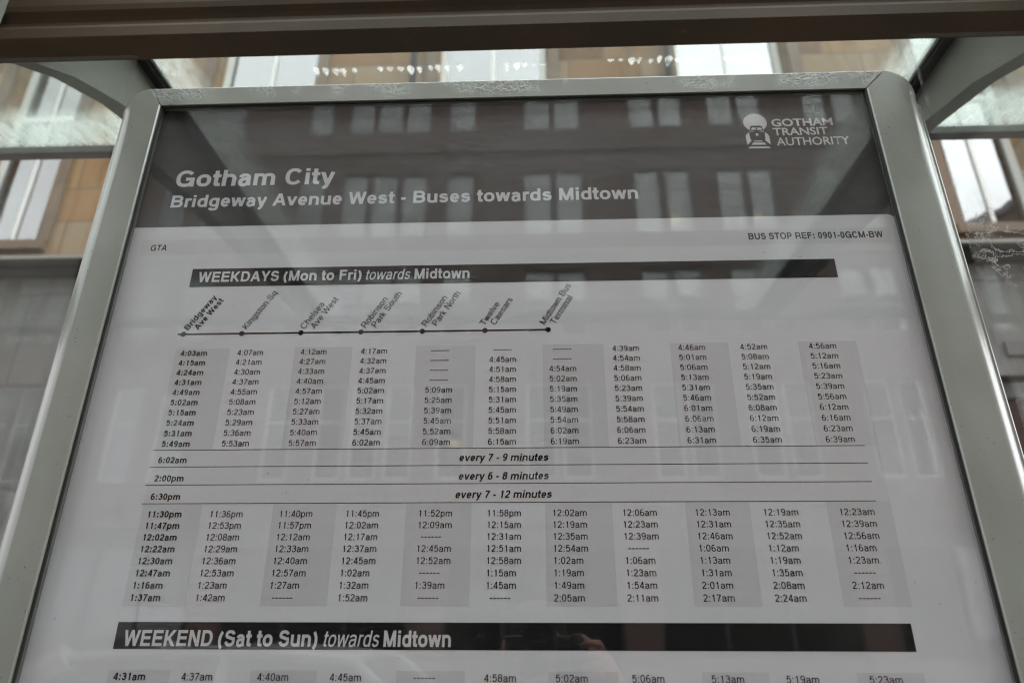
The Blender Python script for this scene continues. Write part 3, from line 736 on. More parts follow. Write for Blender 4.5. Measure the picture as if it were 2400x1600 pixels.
        st((l, 0), (l, X)); ar([(l, 330)] + ell(m2, xt-150, m1-m2, 150, 165, 0, 10) + [(m1, 0)]); ar([(m1, 330)] + ell((m1+r)/2, xt-150, (r-m1)/2, 150, 165, 0, 10) + [(r, 0)])
    elif ch == 'o': oval(l-14, r+14, bt, xt)
    elif ch == 'r': st((l+8, 0), (l+8, X)); ar([(l+8, 300)] + ell(r+18, xt-190, r-l+14, 186, 176, 92, 8) + [(A-4, xt)])
    elif ch == 's': ar(ell(m, xt-118, r-m-2, 116, 18, 180, 10) + [(l+34, X*.585), (m, X*.525), (r-26, X*.45)] + ell(m, bt+130, r-m+4, 130, 24, -170, 11))
    elif ch == 't': ar([(m-14, 670 if not bold else 690), (m-14, 110)] + ell(m+46, 110, 60, 110-B_, 180, 270, 6) + [(A-16, B_)]); st((14, X-hv), (A-14, X-hv))
    elif ch == 'u': st((r, 0), (r, X)); ar([(l, X), (l, 180)] + ell(m, 190, m-l, 190-bt, 180, 345, 12) + [(r, 220)])
    elif ch == 'v': di((12+h, X), (m, 0)); di((m, 0), (A-12-h, X))
    elif ch == 'w': di((12+h, X), (A*.285, 0)); di((A*.285, 0), (m, X)); di((m, X), (A*.715, 0)); di((A*.715, 0), (A-12-h, X))
    elif ch == 'y': di((12+h, X), (m+4, 10)); ar([(A-12-h, X), (m+22, 20), (m-30, -110), (m-80, -150), (m-150, DE+hv+14)])
    return S_, A, w
def str_width(s_, bold): return sum((ADVB.get(c, ADV[c]) if bold else ADV[c]) for c in s_)
YP = .871                                     # plane of the printed sheet
def lay(k): return YP - .0001*k
_zk = [0]
def put(bm, s_, x, z, em, bold=False, shear=0., width=None, rot=0., layer=4, align='l'):
    """add lettering to bm: x, z in mm on the poster (z relative to the camera height), em in mm"""
    tot = str_width(s_, bold); kx = em/1000.; kz = em/1000.
    if width: kx = width/(tot - (100 if bold else 120))
    if align == 'c': x -= tot*kx/2
    else: x -= (48 if bold else 58)*kx
    cr, sr = math.cos(R(rot)), math.sin(R(rot))
    pen = 0.
    def V(px, pz, d):
        a = (px + shear*pz)*kx; c = pz*kz
        return bm.verts.new(((x + a*cr - c*sr)/1000., lay(layer) - d, CZ + (z + a*sr + c*cr)/1000.))
    for ch in s_:
        if ch == ' ': pen += ADV[' ']; continue
        strokes, adv, w = glyph(ch, bold)
        for pts, kind in strokes:
            _zk[0] = (_zk[0] + 1) % 5; d = _zk[0]*.000012
            h = w/2
            if kind == 'd':
                (x0, z0), (x1, z1) = pts
                ln = math.hypot(x1-x0, z1-z0); hx = h*.96*ln/max(abs(z1-z0), 1)
                q = [(x0-hx, z0), (x0+hx, z0), (x1+hx, z1), (x1-hx, z1)]
                f = bm.faces.new([V(pen+a, c, d) for a, c in q])
                continue
            clean = [pts[0]]
            for q in pts[1:]:
                if math.hypot(q[0]-clean[-1][0], q[1]-clean[-1][1]) > 14: clean.append(q)
            if len(clean) > 1 and clean[-1] != pts[-1] and kind != 'c': clean[-1] = pts[-1]
            if kind == 'c': clean.append(clean[0])
            if kind == 'c' and math.hypot(clean[-2][0]-clean[0][0], clean[-2][1]-clean[0][1]) < 15: clean.pop(-2)
            pts = clean
            n = len(pts); closed = kind == 'c'
            if closed: pts = pts[:-1]; n -= 1
            Ls = []
            for i in range(n):
                p = pts[i]
                a = pts[(i-1) % n] if (closed or i > 0) else None
                b_ = pts[(i+1) % n] if (closed or i < n-1) else None
                def nrm(u, v_):
                    dx, dz_ = v_[0]-u[0], v_[1]-u[1]; L = math.hypot(dx, dz_) or 1; return (-dz_/L, dx/L)
                if a and b_:
                    n1, n2 = nrm(a, p), nrm(p, b_); nx, nz = n1[0]+n2[0], n1[1]+n2[1]; L = math.hypot(nx, nz) or 1
                    nx, nz = nx/L, nz/L; c_ = max(.55, nx*n1[0]+nz*n1[1]); nx, nz = nx/c_, nz/c_
                else: nx, nz = nrm(a, p) if a else nrm(p, b_)
                hh = h*(1 - .12*abs(nz))
                Ls.append((V(pen+p[0]+nx*hh, p[1]+nz*hh, d), V(pen+p[0]-nx*hh, p[1]-nz*hh, d)))
            for i in range(n if closed else n-1):
                A_, B_ = Ls[i], Ls[(i+1) % n]
                bm.faces.new((A_[0], A_[1], B_[1], B_[0]))
        pen += adv
def words(name, lines, mat, parent):
    bm = bmesh.new()
    for kw in lines: put(bm, **kw)
    return PO(new(name, bm, mat, parent))
def flat(bm, pts, layer):
    bm.faces.new([bm.verts.new((x/1000., lay(layer), CZ + z/1000.)) for x, z in pts])
def disc(bm, cx, cz, rx, rz, layer, n=28):
    flat(bm, [(cx + rx*math.cos(2*math.pi*k/n), cz + rz*math.sin(2*math.pi*k/n)) for k in range(n)], layer)

# ------------------------------------------------------------------ the printed timetable
po = thing('timetable_poster', 'black and white bus timetable sheet for Midtown inside the glazed case', 'timetable', (-.041, .8735, CZ))
def PO(o): inv(o, po) if o.parent is po else None; return o
bm = bmesh.new(); box(bm, (XL-.028, YP, ZB-.016), (XR+.028, YP+.003, ZT+.016)); PO(new('paper_sheet', bm, 'poster_paper', po))
bm = bmesh.new()
pts = [(-640, 806), (-640, 568), (519, 568)] 
for k in range(0, 9):                       # lower right corner of the dark print runs down in a small curve
    a = R(90 - 90*k/8); pts.append((519 + 12*math.cos(a), 556 + 12*math.sin(a)))
pts += [(531, 520), (560, 520), (560, 806)]
flat(bm, pts, 1); PO(new('header_panel', bm, 'header_ink', po))
words('title_lettering', [dict(s_='Gotham City', x=-563, z=642, em=42.5, bold=True, width=251, layer=2)], 'title_print', po)
words('subtitle_lettering', [dict(s_='Bridgeway Avenue West - Buses towards Midtown', x=-563, z=603.5, em=31, bold=True, width=721, layer=2)], 'title_print', po)
# emblem
def poly_part(name, polys, mat, layer, parent, discs=()):
    bm = bmesh.new()
    for p in polys: flat(bm, p, layer)
    for dd in discs: disc(bm, *dd, layer)
    return new(name, bm, mat, parent)
bm = bmesh.new(); disc(bm, 351, 742.5, 18.4, 17.6, 2)
emb = PO(new('emblem', bm, 'emblem_print', po))
poly_part('emblem_train', [[(342.8, 735.2), (346, 736.2), (357, 736.2), (360.4, 735.0), (362.6, 723), (339.4, 723)],
    [(339.6, 724.2), (363.2, 723.6), (362.2, 710.4), (359.8, 708.0), (342.6, 708.2), (340.2, 710.6)]], 'header_ink', 3, emb)
poly_part('emblem_detail', [[(344.6, 732.4), (350.6, 732.2), (350.2, 728.0), (342.9, 728.1)], [(352.2, 732.2), (358.6, 732), (360.6, 727.7), (352.4, 727.9)],
    [(340.4, 726.2), (348.5, 725.0), (340.2, 724.4)], [(354.0, 724.8), (362.6, 726.0), (362.2, 723.8)],
    [(339.0, 723.6), (335.0, 719.6), (333.0, 715.7), (333.6, 698.9), (341.0, 707.0), (339.6, 710.0)], [(363.4, 723.2), (367.4, 719.5), (369.3, 715.5), (369.6, 698.5), (362.4, 706.5), (362.8, 710.4)],
    [(345.6, 707.0), (357.0, 706.8), (357.8, 704.9), (344.6, 705.2)], [(342.9, 703.3), (360.4, 702.9), (362.9, 698.7), (340.0, 699.1)], [(337.4, 695.7), (365.6, 695.2), (369.3, 691.6), (333.6, 692.3)]],
    'emblem_print', 4, emb, [(351.0, 718.6, 2.3, 2.4)])
def typed(name, s_, x0, x1, z, cap, mat, parent, layer, off):
    c = bpy.data.curves.new(name, 'FONT'); c.body = s_; c.size = 1.; c.offset = off; c.resolution_u = 4
    t = bpy.data.objects.new(name, c); COL.objects.link(t)
    bpy.context.view_layer.update()
    me = bpy.data.meshes.new_from_object(t.evaluated_get(bpy.context.evaluated_depsgraph_get()))
    COL.objects.unlink(t); bpy.data.objects.remove(t); bpy.data.curves.remove(c)
    xs = [v.co.x for v in me.vertices]; zs = [v.co.y for v in me.vertices]
    kx = (x1-x0)/(max(xs)-min(xs)); kz = cap/(max(zs)-min(zs)); mx, mz = min(xs), min(zs)
    for v in me.vertices: v.co = Vector(((x0 + (v.co.x-mx)*kx)/1000., lay(layer), CZ + (z + (v.co.y-mz)*kz)/1000.))
    me.materials.append(MAT[mat]); o = bpy.data.objects.new(name, me); COL.objects.link(o); o.parent = parent
    return PO(o)
typed('agency_lettering', 'GOTHAM', 376.4, 471.4, 733.6, 15.2, 'title_print', po, 2, .028)
typed('agency_lettering', 'TRANSIT', 376.5, 461.2, 716.0, 15.0, 'title_print', po, 2, .018)
typed('agency_lettering', 'AUTHORITY', 379.2, 491.0, 696.4, 15.6, 'title_print', po, 2, .008)
bm = bmesh.new(); flat(bm, [(-593, 545.5), (-593, 519.8), (518, 519.8), (518, 545.5)], 1); PO(new('reference_strip', bm, 'strip_print', po))
words('agency_code', [dict(s_='GTA', x=-578, z=526.8, em=14.2, bold=True, width=24.5, layer=2, shear=.1)], 'grey_ink', po)
words('stop_reference', [dict(s_='BUS STOP REF: 0901-0GCM-BW', x=313, z=528.6, em=15.2, bold=True, width=193, layer=2)], 'grey_ink', po)
def bar(z0, z1, tz, a, w1, x2, w2, x3, w3, em):
    bm = bmesh.new(); flat(bm, [(-506, z0), (430, z0), (430, z1), (-506, z1)], 2); o = PO(new('section_bar', bm, 'bar_ink', po))
    bm = bmesh.new()
    put(bm, a, -494.5, tz, em, True, 0, w1, layer=3); put(bm, 'towards', x2, tz, em, False, .2, w2, layer=3); put(bm, 'Midtown', x3, tz, em, True, 0, w3, layer=3)
    t = new('section_title', bm, 'title_print', o); t.matrix_parent_inverse = Matrix.Identity(4)
    return o
bar(464.4, 494.5, 472.2, 'WEEKDAYS (Mon to Fri)', 241, -246.5, 64, -175, 80.5, 23.5)
bar(-18.6, 11.2, -15.2, 'WEEKEND (Sat to Sun)', 232, -254.5, 65, -183, 79.5, 24.5)
# the route line and its stops
bm = bmesh.new(); flat(bm, [(-508, 387.6), (18, 387.6), (18, 390.2), (-508, 390.2)], 2); route = PO(new('route_line', bm, 'text_ink', po))
for cx in (-500.0, -415.8, -331.1, -245.6, -158.7, -70.5, 17.8):
    bm = bmesh.new(); disc(bm, cx, 388.9, 3.9, 3.9, 3); new('stop_dot', bm, 'text_ink', route)
names = [(-494, 394, ('Bridgeway', 'Ave West'), True), (-409.5, 394, ('Kingston Sq',), False), (-326, 393.5, ('Chelsea', 'Ave West'), False), (-239, 394, ('Robinson', 'Park South'), False),
         (-153, 395, ('Robinson', 'Park North'), False), (-70.5, 395.5, ('Twelve', 'Caesars'), False), (13.5, 395.5, ('Midtown Bus', 'Terminal'), False)]
for x, z, ls, bo in names:
    words('stop_name', [dict(s_=t, x=x + k*14.6, z=z + k*.6, em=13.0 if not bo else 12.4, bold=bo, rot=57.5, layer=3) for k, t in enumerate(ls)], 'text_ink', po)
# shaded columns
shx = [(-506, -428.5), (-336.5, -255), (-166, -83), (9.5, 93.5), (184, 263.5), (357.5, 436)]
for a, c in shx:
    bm = bmesh.new(); flat(bm, [(a, 221), (c, 221), (c, 366.5), (a, 366.5)], 1); flat(bm, [(a, 29), (c, 29), (c, 151), (a, 151)], 1)
    x_ = (-3, -4) if a < -400 else (-8, -10)
    flat(bm, [(a + .5, -300), (c - 3, -300), (c - 3, -40.5), (a + .5, -40.5)], 1); PO(new('column_shade', bm, 'shade_print', po))
bm = bmesh.new(); flat(bm, [(-506, 151.3), (436, 151.3), (436, 221.0), (-506, 221.0)], 1); PO(new('interval_shade', bm, 'strip_print', po))
for z in (221.3, 198.8, 175.3, 151.4):
    bm = bmesh.new(); flat(bm, [(-508.5, z-.45), (419, z-.45), (419, z+.45), (-508.5, z+.45)], 2); PO(new('rule_line', bm, 'text_ink', po))
D6 = '------'
T1 = ['4:03 4:07 4:12 4:17 - - - 4:39 4:46 4:52 4:56', '4:15 4:21 4:27 4:32 - 4:45 - 4:54 5:01 5:08 5:12', '4:24 4:30 4:33 4:37 - 4:51 4:54 4:58 5:06 5:12 5:16',
 '4:31 4:37 4:40 4:45 - 4:58 5:02 5:06 5:13 5:19 5:23', '4:49 4:55 4:57 5:02 5:09 5:15 5:19 5:23 5:31 5:35 5:39', '5:02 5:08 5:12 5:17 5:25 5:31 5:35 5:39 5:46 5:52 5:56',
 '5:15 5:23 5:27 5:32 5:39 5:45 5:49 5:54 6:01 6:08 6:12', '5:24 5:29 5:33 5:37 5:45 5:51 5:54 5:58 6:06 6:12 6:16', '5:31 5:36 5:40 5:45 5:52 5:58 6:02 6:06 6:13 6:19 6:23', '5:49 5:53 5:57 6:02 6:09 6:15 6:19 6:23 6:31 6:35 6:39']
T2 = ['11:30pm 11:36pm 11:40pm 11:45pm 11:52pm 11:58pm 12:02 12:06 12:13 12:19 12:23', '11:47pm 12:53pm 11:57pm 12:02 12:09 12:15 12:19 12:23 12:31 12:35 12:39', '12:02 12:08 12:12 12:17 - 12:31 12:35 12:39 12:46 12:52 12:56',
 '12:22 12:29 12:33 12:37 12:45 12:51 12:54 - 1:06 1:12 1:16', '12:30 12:36 12:40 12:45 12:52 12:58 1:02 1:06 1:13 1:19 1:23', '12:47 12:53 12:57 1:02 - 1:15 1:19 1:23 1:31 1:35 -', '1:16 1:23 1:27 1:32 1:39 1:45 1:49 1:54 2:01 2:08 2:12', '1:37 1:42 - 1:52 - - 2:05 2:11 2:17 2:24 -']
T3 = ['4:31 4:37 4:40 4:45 - 4:58 5:02 5:06 5:13 5:19 5:23', '5:02 5:08 5:12 5:17 5:25 5:31 5:35 5:39 5:46 5:52 5:56']
COLX = [-498, -417, -327.5, -242.5, -150, -63.5, 18.5, 105.5, 195.2, 279, 371.5]
for ci, cx in enumerate(COLX):
    bm = bmesh.new()
    for rows_, z0, z1, n in ((T1, 355.6, 225.8, 10), (T2, 134.2, 34.6, 8), (T3, -51.6, -64.6, 2)):
        for ri, row in enumerate(rows_):
            s_ = row.split()[ci]; z = z0 + (z1-z0)*ri/(n-1)
            if s_ == '-': put(bm, D6, cx + (5.5 if n == 10 else 5), z + .3, 12, False, 0, 24.5, layer=4); continue
            if not s_.endswith('m'): s_ += 'am'
            wd = None
            put(bm, s_, cx, z, 11.3, ci == 0, 0., wd, layer=4)
    PO(new('time_column', bm, 'text_ink', po))
words('interval_time', [dict(s_=t, x=-498, z=z, em=11.3, bold=True, layer=4) for t, z in (('6:02am', 204.0), ('2:00pm', 180.0), ('6:30pm', 156.4))], 'text_ink', po)
words('interval_text', [dict(s_=t, x=x, z=z, em=13.6, bold=True, shear=.2, width=w, layer=4) for t, x, z, w in (('every 7 - 9 minutes', -101, 204.2, 115), ('every 6 - 8 minutes', -101, 180.2, 115), ('every 7 - 12 minutes', -104.5, 156.8, 122))], 'text_ink', po)
#@@PART2
# ------------------------------------------------------------------ parked car at the near kerb (mirrored in the glass)
car = thing('parked_car', 'silver hatchback parked at the near kerb, mirrored at the foot of the poster', 'car', (-1.4, -2.85, 0))
def K(o): inv(o, car); return o
CX, CY = -1.4, -2.85
def cside(x): return CX + x
def arch(cx, r, z0, n=8):
    return [(cx + r*math.cos(math.pi*k/n), z0 + r*math.sin(math.pi*k/n)) for k in range(n+1)]
low = [(-2.02, .30)] + [(x, z) for x, z in arch(-1.27, .34, .30)][::-1] + [(x, z) for x, z in arch(1.27, .34, .30)][::-1] + [(2.02, .30), (2.08, .45), (2.06, .62), (1.95, .74), (1.55, .84), (1.02, .92), (-1.75, .95), (-2.04, .88), (-2.10, .62), (-2.08, .42)]
def loft_car(bm, outline, half_fn, segs):
    rows = []
    for t in segs:
        rows.append([bm.verts.new((CX + x, CY + t*half_fn(z), z - .0 if abs(t) < 1 else z)) for x, z in outline])
    n = len(outline)
    for a, b_ in zip(rows, rows[1:]):
        for i in range(n): bm.faces.new((a[i], a[(i+1) % n], b_[(i+1) % n], b_[i]))
    for row in (rows[0], rows[-1]): bm.faces.new(row if row is rows[0] else row[::-1])
    bmesh.ops.recalc_face_normals(bm, faces=bm.faces)
bm = bmesh.new(); loft_car(bm, low, lambda z: .80 + .07*math.sin(min(1, max(0, (z-.2)/.75))*math.pi*.8), (-1, -.6, 0, .6, 1))
es = [e for e in bm.edges if all(v.co.z > .5 for v in e.verts) and (abs(e.verts[0].co.y-CY) > .7) and (abs(e.verts[1].co.y-CY) > .7)]
bmesh.ops.bevel(bm, geom=es, offset=.04, segments=3, affect='EDGES', profile=.5, clamp_overlap=True)
body = new('body', bm, 'car_paint', car, True); body.data.set_sharp_from_angle(angle=R(35)); K(body)
# cabin: glasshouse between bonnet and tail, pillars and roof in body colour
cab = [(1.05, .90, .74), (.42, 1.40, .60), (-.25, 1.455, .59), (-1.15, 1.42, .58), (-1.85, .94, .72)]
def cabin_pts(s_): return [(CX+x, CY+s_*h, z) for x, z, h in cab]
Lp, Rp = cabin_pts(-1), cabin_pts(1)
bm = bmesh.new()
def slab(ps, mi=0, t=.02):
    n_ = (Vector(ps[1])-Vector(ps[0])).cross(Vector(ps[2])-Vector(ps[0])).normalized()*t
    A_ = [bm.verts.new(p) for p in ps]; B_ = [bm.verts.new(Vector(p)-n_) for p in ps]
    bm.faces.new(A_); bm.faces.new(B_[::-1])
    for i in range(len(ps)): bm.faces.new((A_[i], B_[i], B_[(i+1) % len(ps)], A_[(i+1) % len(ps)]))
# roof, slightly domed
n_ = 6
for a, b_ in ((1, 2), (2, 3)):
    for k in range(n_):
        def q(i, t): 
            p, r_ = Vector(Lp[i]), Vector(Rp[i]); v = p.lerp(r_, t); v.z += .035*math.sin(math.pi*t); return v
        slab([q(a, k/n_), q(a, (k+1)/n_), q(b_, (k+1)/n_), q(b_, k/n_)])
for Pp in (Lp, Rp):
    for i, j, w0, w1 in ((0, 1, .07, .05), (3, 4, .16, .2)):
        tube(bm, [Pp[i], Pp[j]], [w0*.6, w1*.6], 8)
    mid0 = Vector(Pp[2]) + Vector((-.03, 0, -.01)); mid1 = Vector((mid0.x, CY + (Pp[0][1]-CY)*.985, .92)); tube(bm, [mid0, mid1], .035, 8)
    tube(bm, [Pp[1], Pp[2], Pp[3]], .03, 8)
bmesh.ops.recalc_face_normals(bm, faces=bm.faces)
ro = new('roof', bm, 'car_paint', car, True); ro.data.set_sharp_from_angle(angle=R(35)); K(ro)
def pane(name, ps):
    global bm
    bm = bmesh.new(); slab(ps, 0, .005); bmesh.ops.recalc_face_normals(bm, faces=bm.faces); K(new(name, bm, 'window_glass', car))
ins = lambda p, dy: (p[0], p[1]+dy, p[2])
pane('windscreen', [Lp[0], Rp[0], Rp[1], Lp[1]]); pane('rear_window', [Rp[4], Lp[4], Lp[3], Rp[3]])
for Pp, dy in ((Lp, .012), (Rp, -.012)):
    pane('side_window', [ins(Pp[i], dy) for i in (0, 1, 2, 3, 4)])
K(bx('cabin_interior', (CX-1.5, CY-.5, .5), (CX+.6, CY+.5, .93), 'car_trim', car))
for wx in (-1.27, 1.27):
    for s_ in (-1, 1):
        yc = CY + s_*.76
        bm = bmesh.new(); tube(bm, [(CX+wx, yc - .10, .31), (CX+wx, yc - .085, .31), (CX+wx, yc + .085, .31), (CX+wx, yc + .10, .31)], [.27, .31, .31, .27], 28)
        w = K(new('wheel', bm, 'tyre_rubber', car, True)); w.data.set_sharp_from_angle(angle=R(30))
        bm = bmesh.new(); yo = yc + s_*.101
        tube(bm, [(CX+wx, yo, .31), (CX+wx, yo + s_*.006, .31)], [.20, .19], 24)
        for k in range(5):
            a = 2*math.pi*k/5; tube(bm, [(CX+wx, yo+s_*.010, .31), (CX+wx+.18*math.cos(a), yo+s_*.012, .31+.18*math.sin(a))], .018, 6)
        new('rim', bm, 'wheel_metal', w)
for s_ in (-1, 1):
    bm = bmesh.new(); box(bm, (CX+1.90, CY+s_*.63-.14, .60), (CX+2.065, CY+s_*.63+.14, .73), 0, .03); K(new('headlight', bm, 'headlamp_glass', car))
    bm = bmesh.new(); box(bm, (CX-2.115, CY+s_*.66-.09, .62), (CX-2.03, CY+s_*.66+.09, .86), 0, .02); K(new('tail_light', bm, 'tail_lamp', car))
    bm = bmesh.new(); box(bm, (CX+.78, min(CY+s_*.80, CY+s_*.98), .93), (CX+.90, max(CY+s_*.80, CY+s_*.98), 1.06), 0, .03); K(new('wing_mirror', bm, 'car_paint', car))
    bm = bmesh.new(); box(bm, (CX-.45, min(CY+s_*.868, CY+s_*.885), .80), (CX-.28, max(CY+s_*.868, CY+s_*.885), .825), 0, .004); K(new('door_handle', bm, 'car_trim', car))
bm = bmesh.new(); box(bm, (CX+2.03, CY-.5, .34), (CX+2.095, CY+.5, .50), 0, .02); box(bm, (CX-2.115, CY-.6, .32), (CX-2.06, CY+.6, .45), 0, .02); K(new('bumper_grille', bm, 'car_trim', car))

# ------------------------------------------------------------------ the photographer, seen only as a reflection
def skin_mesh(name, chains, mat, parent, sub=2, root=0):
    me = bpy.data.meshes.new(name); vs = []; es = []; rad = []; idx = {}
    for ch in chains:
        prev = None
        for p, r_ in ch:
            k = tuple(round(c, 4) for c in p)
            if k not in idx:
                idx[k] = len(vs); vs.append(p); rad.append(r_)
            i = idx[k]
            if prev is not None and prev != i: es.append((prev, i))
            prev = i
    me.from_pydata(vs, es, [])
    o = bpy.data.objects.new(name, me); COL.objects.link(o); o.parent = parent
    m = o.modifiers.new('skin', 'SKIN'); m.use_smooth_shade = True
    lay_ = me.skin_vertices[0] if me.skin_vertices else me.attributes.new('x', 'FLOAT', 'POINT')
    for i, r_ in enumerate(rad):
        rr_ = r_ if isinstance(r_, tuple) else (r_, r_)
        me.skin_vertices[0].data[i].radius = rr_
    me.skin_vertices[0].data[root].use_root = True
    s2 = o.modifiers.new('sub', 'SUBSURF'); s2.levels = sub; s2.render_levels = sub
    me.materials.append(MAT[mat])
    bpy.context.view_layer.update()
    ev = o.evaluated_get(bpy.context.evaluated_depsgraph_get())
    nm = bpy.data.meshes.new_from_object(ev)
    o.modifiers.clear(); o.data = nm
    if not nm.materials: nm.materials.append(MAT[mat])
    for p in nm.polygons: p.use_smooth = True
    return o
H = CZ
per = thing('person', 'person in a black jacket with red cuffs holding a camera up to the glass', 'person', (0, -.36, 0))
def Q(o): inv(o, per); return o
pel = ((0, -.38, .84), (.125, .10)); 
spine = [pel, ((0, -.385, .98), (.12, .095)), ((0, -.38, 1.14), (.135, .10)), ((0, -.365, 1.27), (.10, .075)), ((0, -.335, 1.345), .052), ((0, -.295, 1.40), .052), ((0, -.258, 1.445), (.07, .08)), ((0, -.262, 1.51), (.074, .088)), ((0, -.29, 1.565), (.062, .072))]
def arm_chain(s_, elb, wr, palm): return [((0, -.365, 1.27), (.10, .075)), ((s_*.10, -.37, 1.265), .06), ((s_*.165, -.365, 1.235), .052), (elb, .036), (wr, .024), (palm, (.034, .020))]
wrR, paR = (.192, -.165, 1.43), (.150, -.128, 1.487)
wrL, paL = (-.075, -.165, 1.355), (-.038, -.105, 1.425)
body_chains = [spine, arm_chain(1, (.285, -.30, 1.03), wrR, paR), arm_chain(-1, (-.225, -.30, 1.02), wrL, paL)]
for s_ in (-1, 1):
    body_chains.append([pel, (((s_*.085), -.38, .78), .082), ((s_*.095, -.365, .46), .055), ((s_*.10, -.385, .10), .036), ((s_*.105, -.36, .05), .036), ((s_*.115, -.26, .035), (.04, .025))])
for k, (dz_, L) in enumerate(((.036, 1.0), (.013, 1.08), (-.010, 1.0), (-.032, .82))):      # right hand closes round the grip
    z = paR[2] + dz_
    body_chains.append([(paR, (.034, .020)), ((.146, -.098, z), .0098), ((.139, -.098 + .036*L, z + .006), .0092), ((.116, -.098 + .050*L, z + .003), .0085), ((.095, -.098 + .046*L, z - .003), .0070)])
body_chains.append([(paR, (.034, .020)), ((.136, -.152, 1.515), .0115), ((.117, -.166, 1.535), .0100), ((.097, -.168, 1.545), .0080)])
for k, (dx_, L) in enumerate(((.030, .9), (.010, 1.0), (-.010, 1.05), (-.030, .85))):       # left hand cradles the lens from below
    body_chains.append([(paL, (.034, .020)), ((-.030 + dx_*.6, -.080 + dx_*.25, 1.436), .0098), ((-.004 + dx_*.4, -.062 + dx_*.35, 1.440 + .004), .0092), ((.022 + dx_*.2, -.056 + dx_*.4, 1.455), .0085), ((.036, -.054 + dx_*.45, 1.474), .0070)])
body_chains.append([(paL, (.034, .020)), ((-.056, -.088, 1.448), .0115), ((-.060, -.072, 1.474), .0100), ((-.052, -.060, 1.496), .0080)])
Q(skin_mesh('body', body_chains, 'skin', per))
# face: nose, ears, lids, mouth; mostly hidden behind the camera
bm = bmesh.new()
tube(bm, [(0, -.176, 1.505), (0, -.158, 1.475), (0, -.17, 1.462)], [.008, .015, .010], 10)
for s_ in (-1, 1):
    tube(bm, [(s_*.078, -.27, 1.515), (s_*.088, -.285, 1.525), (s_*.09, -.29, 1.50), (s_*.082, -.275, 1.465)], [.008, .011, .012, .007], 8)
Q(new('nose_and_ears', bm, 'skin', per, True))
for s_ in (-1, 1):
    bm = bmesh.new(); bmesh.ops.create_uvsphere(bm, u_segments=14, v_segments=10, radius=.012)
    for v in bm.verts: v.co += Vector((s_*.031, -.186, 1.507))
    e_ = Q(new('eye', bm, 'eye_white', per, True))
    bm = bmesh.new(); bmesh.ops.create_uvsphere(bm, u_segments=12, v_segments=8, radius=.0058)
    for v in bm.verts: v.co += Vector((s_*.031, -.1775, 1.508))
    new('iris', bm, 'eye_iris', e_, True)
bm = bmesh.new(); tube(bm, [(-.024, -.187, 1.437), (-.01, -.176, 1.442), (.01, -.176, 1.442), (.024, -.187, 1.437)], [.003, .006, .006, .003], 8); Q(new('mouth', bm, 'lip', per, True))
Q(skin_mesh('hair', [[((0, -.335, 1.43), (.055, .04)), ((0, -.345, 1.50), (.082, .06)), ((0, -.315, 1.575), (.084, .075)), ((0, -.255, 1.605), (.074, .045)), ((0, -.20, 1.578), (.058, .022))]], 'hair', per))
jk = [[((0, -.38, .82), (.155, .125)), ((0, -.385, .98), (.145, .115)), ((0, -.38, 1.14), (.158, .122)), ((0, -.365, 1.265), (.125, .09)), ((0, -.345, 1.335), (.075, .068))]]
for s_, elb, wr in ((1, (.285, -.30, 1.03), (.205, -.185, 1.385)), (-1, (-.225, -.30, 1.02), (-.095, -.185, 1.315))):
    jk.append([((0, -.365, 1.265), (.125, .09)), ((s_*.105, -.37, 1.262), .074), ((s_*.17, -.365, 1.23), .066), (elb, .054), (wr, .040)])
Q(skin_mesh('jacket', jk, 'black_jacket', per))
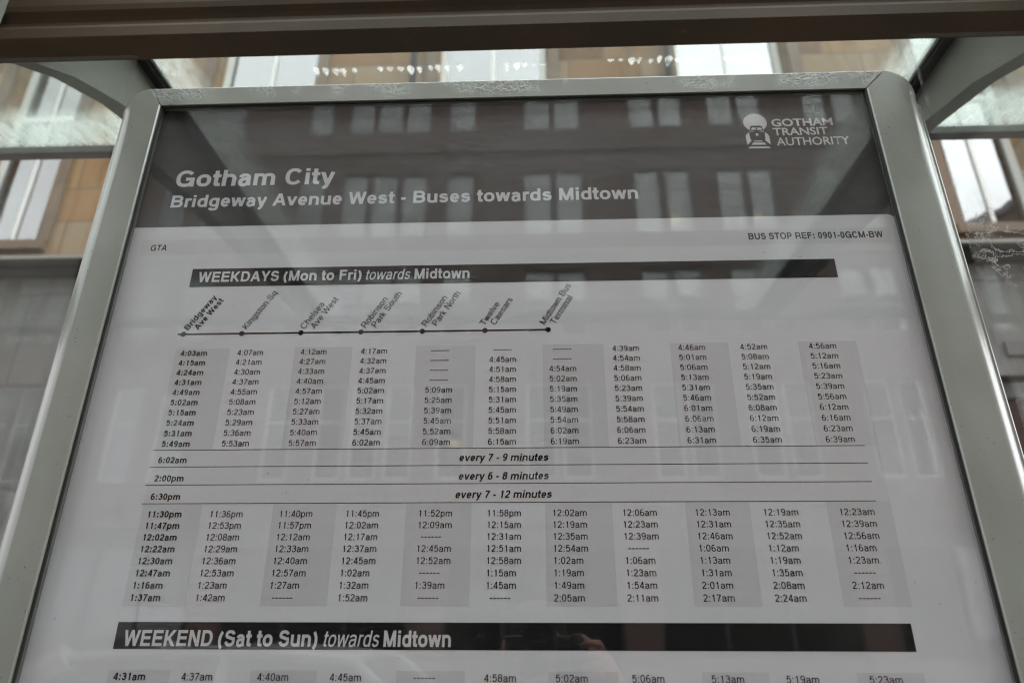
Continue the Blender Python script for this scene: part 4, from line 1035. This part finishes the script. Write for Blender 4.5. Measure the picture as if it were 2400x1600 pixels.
for wr, d in (((.205, -.185, 1.385), (.194, -.168, 1.425)), ((-.095, -.185, 1.315), (-.079, -.169, 1.35))):
    a, c = Vector(wr), Vector(d); bm = bmesh.new(); tube(bm, [a.lerp(c, -.2), a.lerp(c, .3), a.lerp(c, .7), c], [.036, .035, .034, .031], 14); Q(new('cuff', bm, 'red_knit', per, True))
Q(skin_mesh('trousers', [[((0, -.38, .86), (.135, .11)), ((0, -.38, .80), (.13, .11)), ((.088, -.38, .74), .092), ((.096, -.363, .46), .070), ((.10, -.385, .09), .056)], [((0, -.38, .80), (.13, .11)), ((-.088, -.38, .74), .092), ((-.096, -.363, .46), .070), ((-.10, -.385, .09), .056)]], 'dark_denim', per))
for s_ in (-1, 1):
    bm = bmesh.new(); box(bm, (s_*.11-.05, -.43, .0), (s_*.11+.05, -.17, .075), 0, .022)
    for v in bm.verts:
        if v.co.z > .04 and v.co.y > -.26: v.co.z -= .028*min(1, (v.co.y+.26)/.06)
    Q(new('shoe', bm, 'shoe_leather', per, True))
# the camera in the photographer's hands; its lens front is the point of view of this picture
ph = thing('photo_camera', 'black camera with a wide lens held by the person, mirrored in the lower bar', 'camera', (0, 0, CZ))
CM = cam.matrix_world.copy()
def in_cam(bm):
    for v in bm.verts: v.co = CM @ v.co
def PH(o): inv(o, ph); return o
bm = bmesh.new(); box(bm, (-.088, -.052, .095), (.078, .040, .150), 0, .010); box(bm, (.072, -.055, .075), (.106, .036, .150), 0, .012); box(bm, (-.030, .036, .095), (.030, .064, .165), 0, .010); in_cam(bm); PH(new('camera_body', bm, 'camera_shell', ph))
bm = bmesh.new(); tube(bm, [(0, 0, .012), (0, 0, .03), (0, 0, .034), (0, 0, .07), (0, 0, .074), (0, 0, .098)], [.041, .041, .038, .038, .041, .041], 32); in_cam(bm); PH(new('lens_barrel', bm, 'camera_shell', ph, True)).data.set_sharp_from_angle(angle=R(30))
bm = bmesh.new(); tube(bm, [(0, 0, .0112), (0, 0, .0119)], [.033, .033], 32); in_cam(bm); PH(new('front_element', bm, 'lens_front', ph))
bm = bmesh.new(); tube(bm, [(.088, .036, .112), (.088, .043, .112)], [.010, .010], 16); tube(bm, [(-.055, .040, .12), (-.055, .049, .12)], [.014, .014], 20); in_cam(bm); PH(new('dial', bm, 'camera_shell', ph))
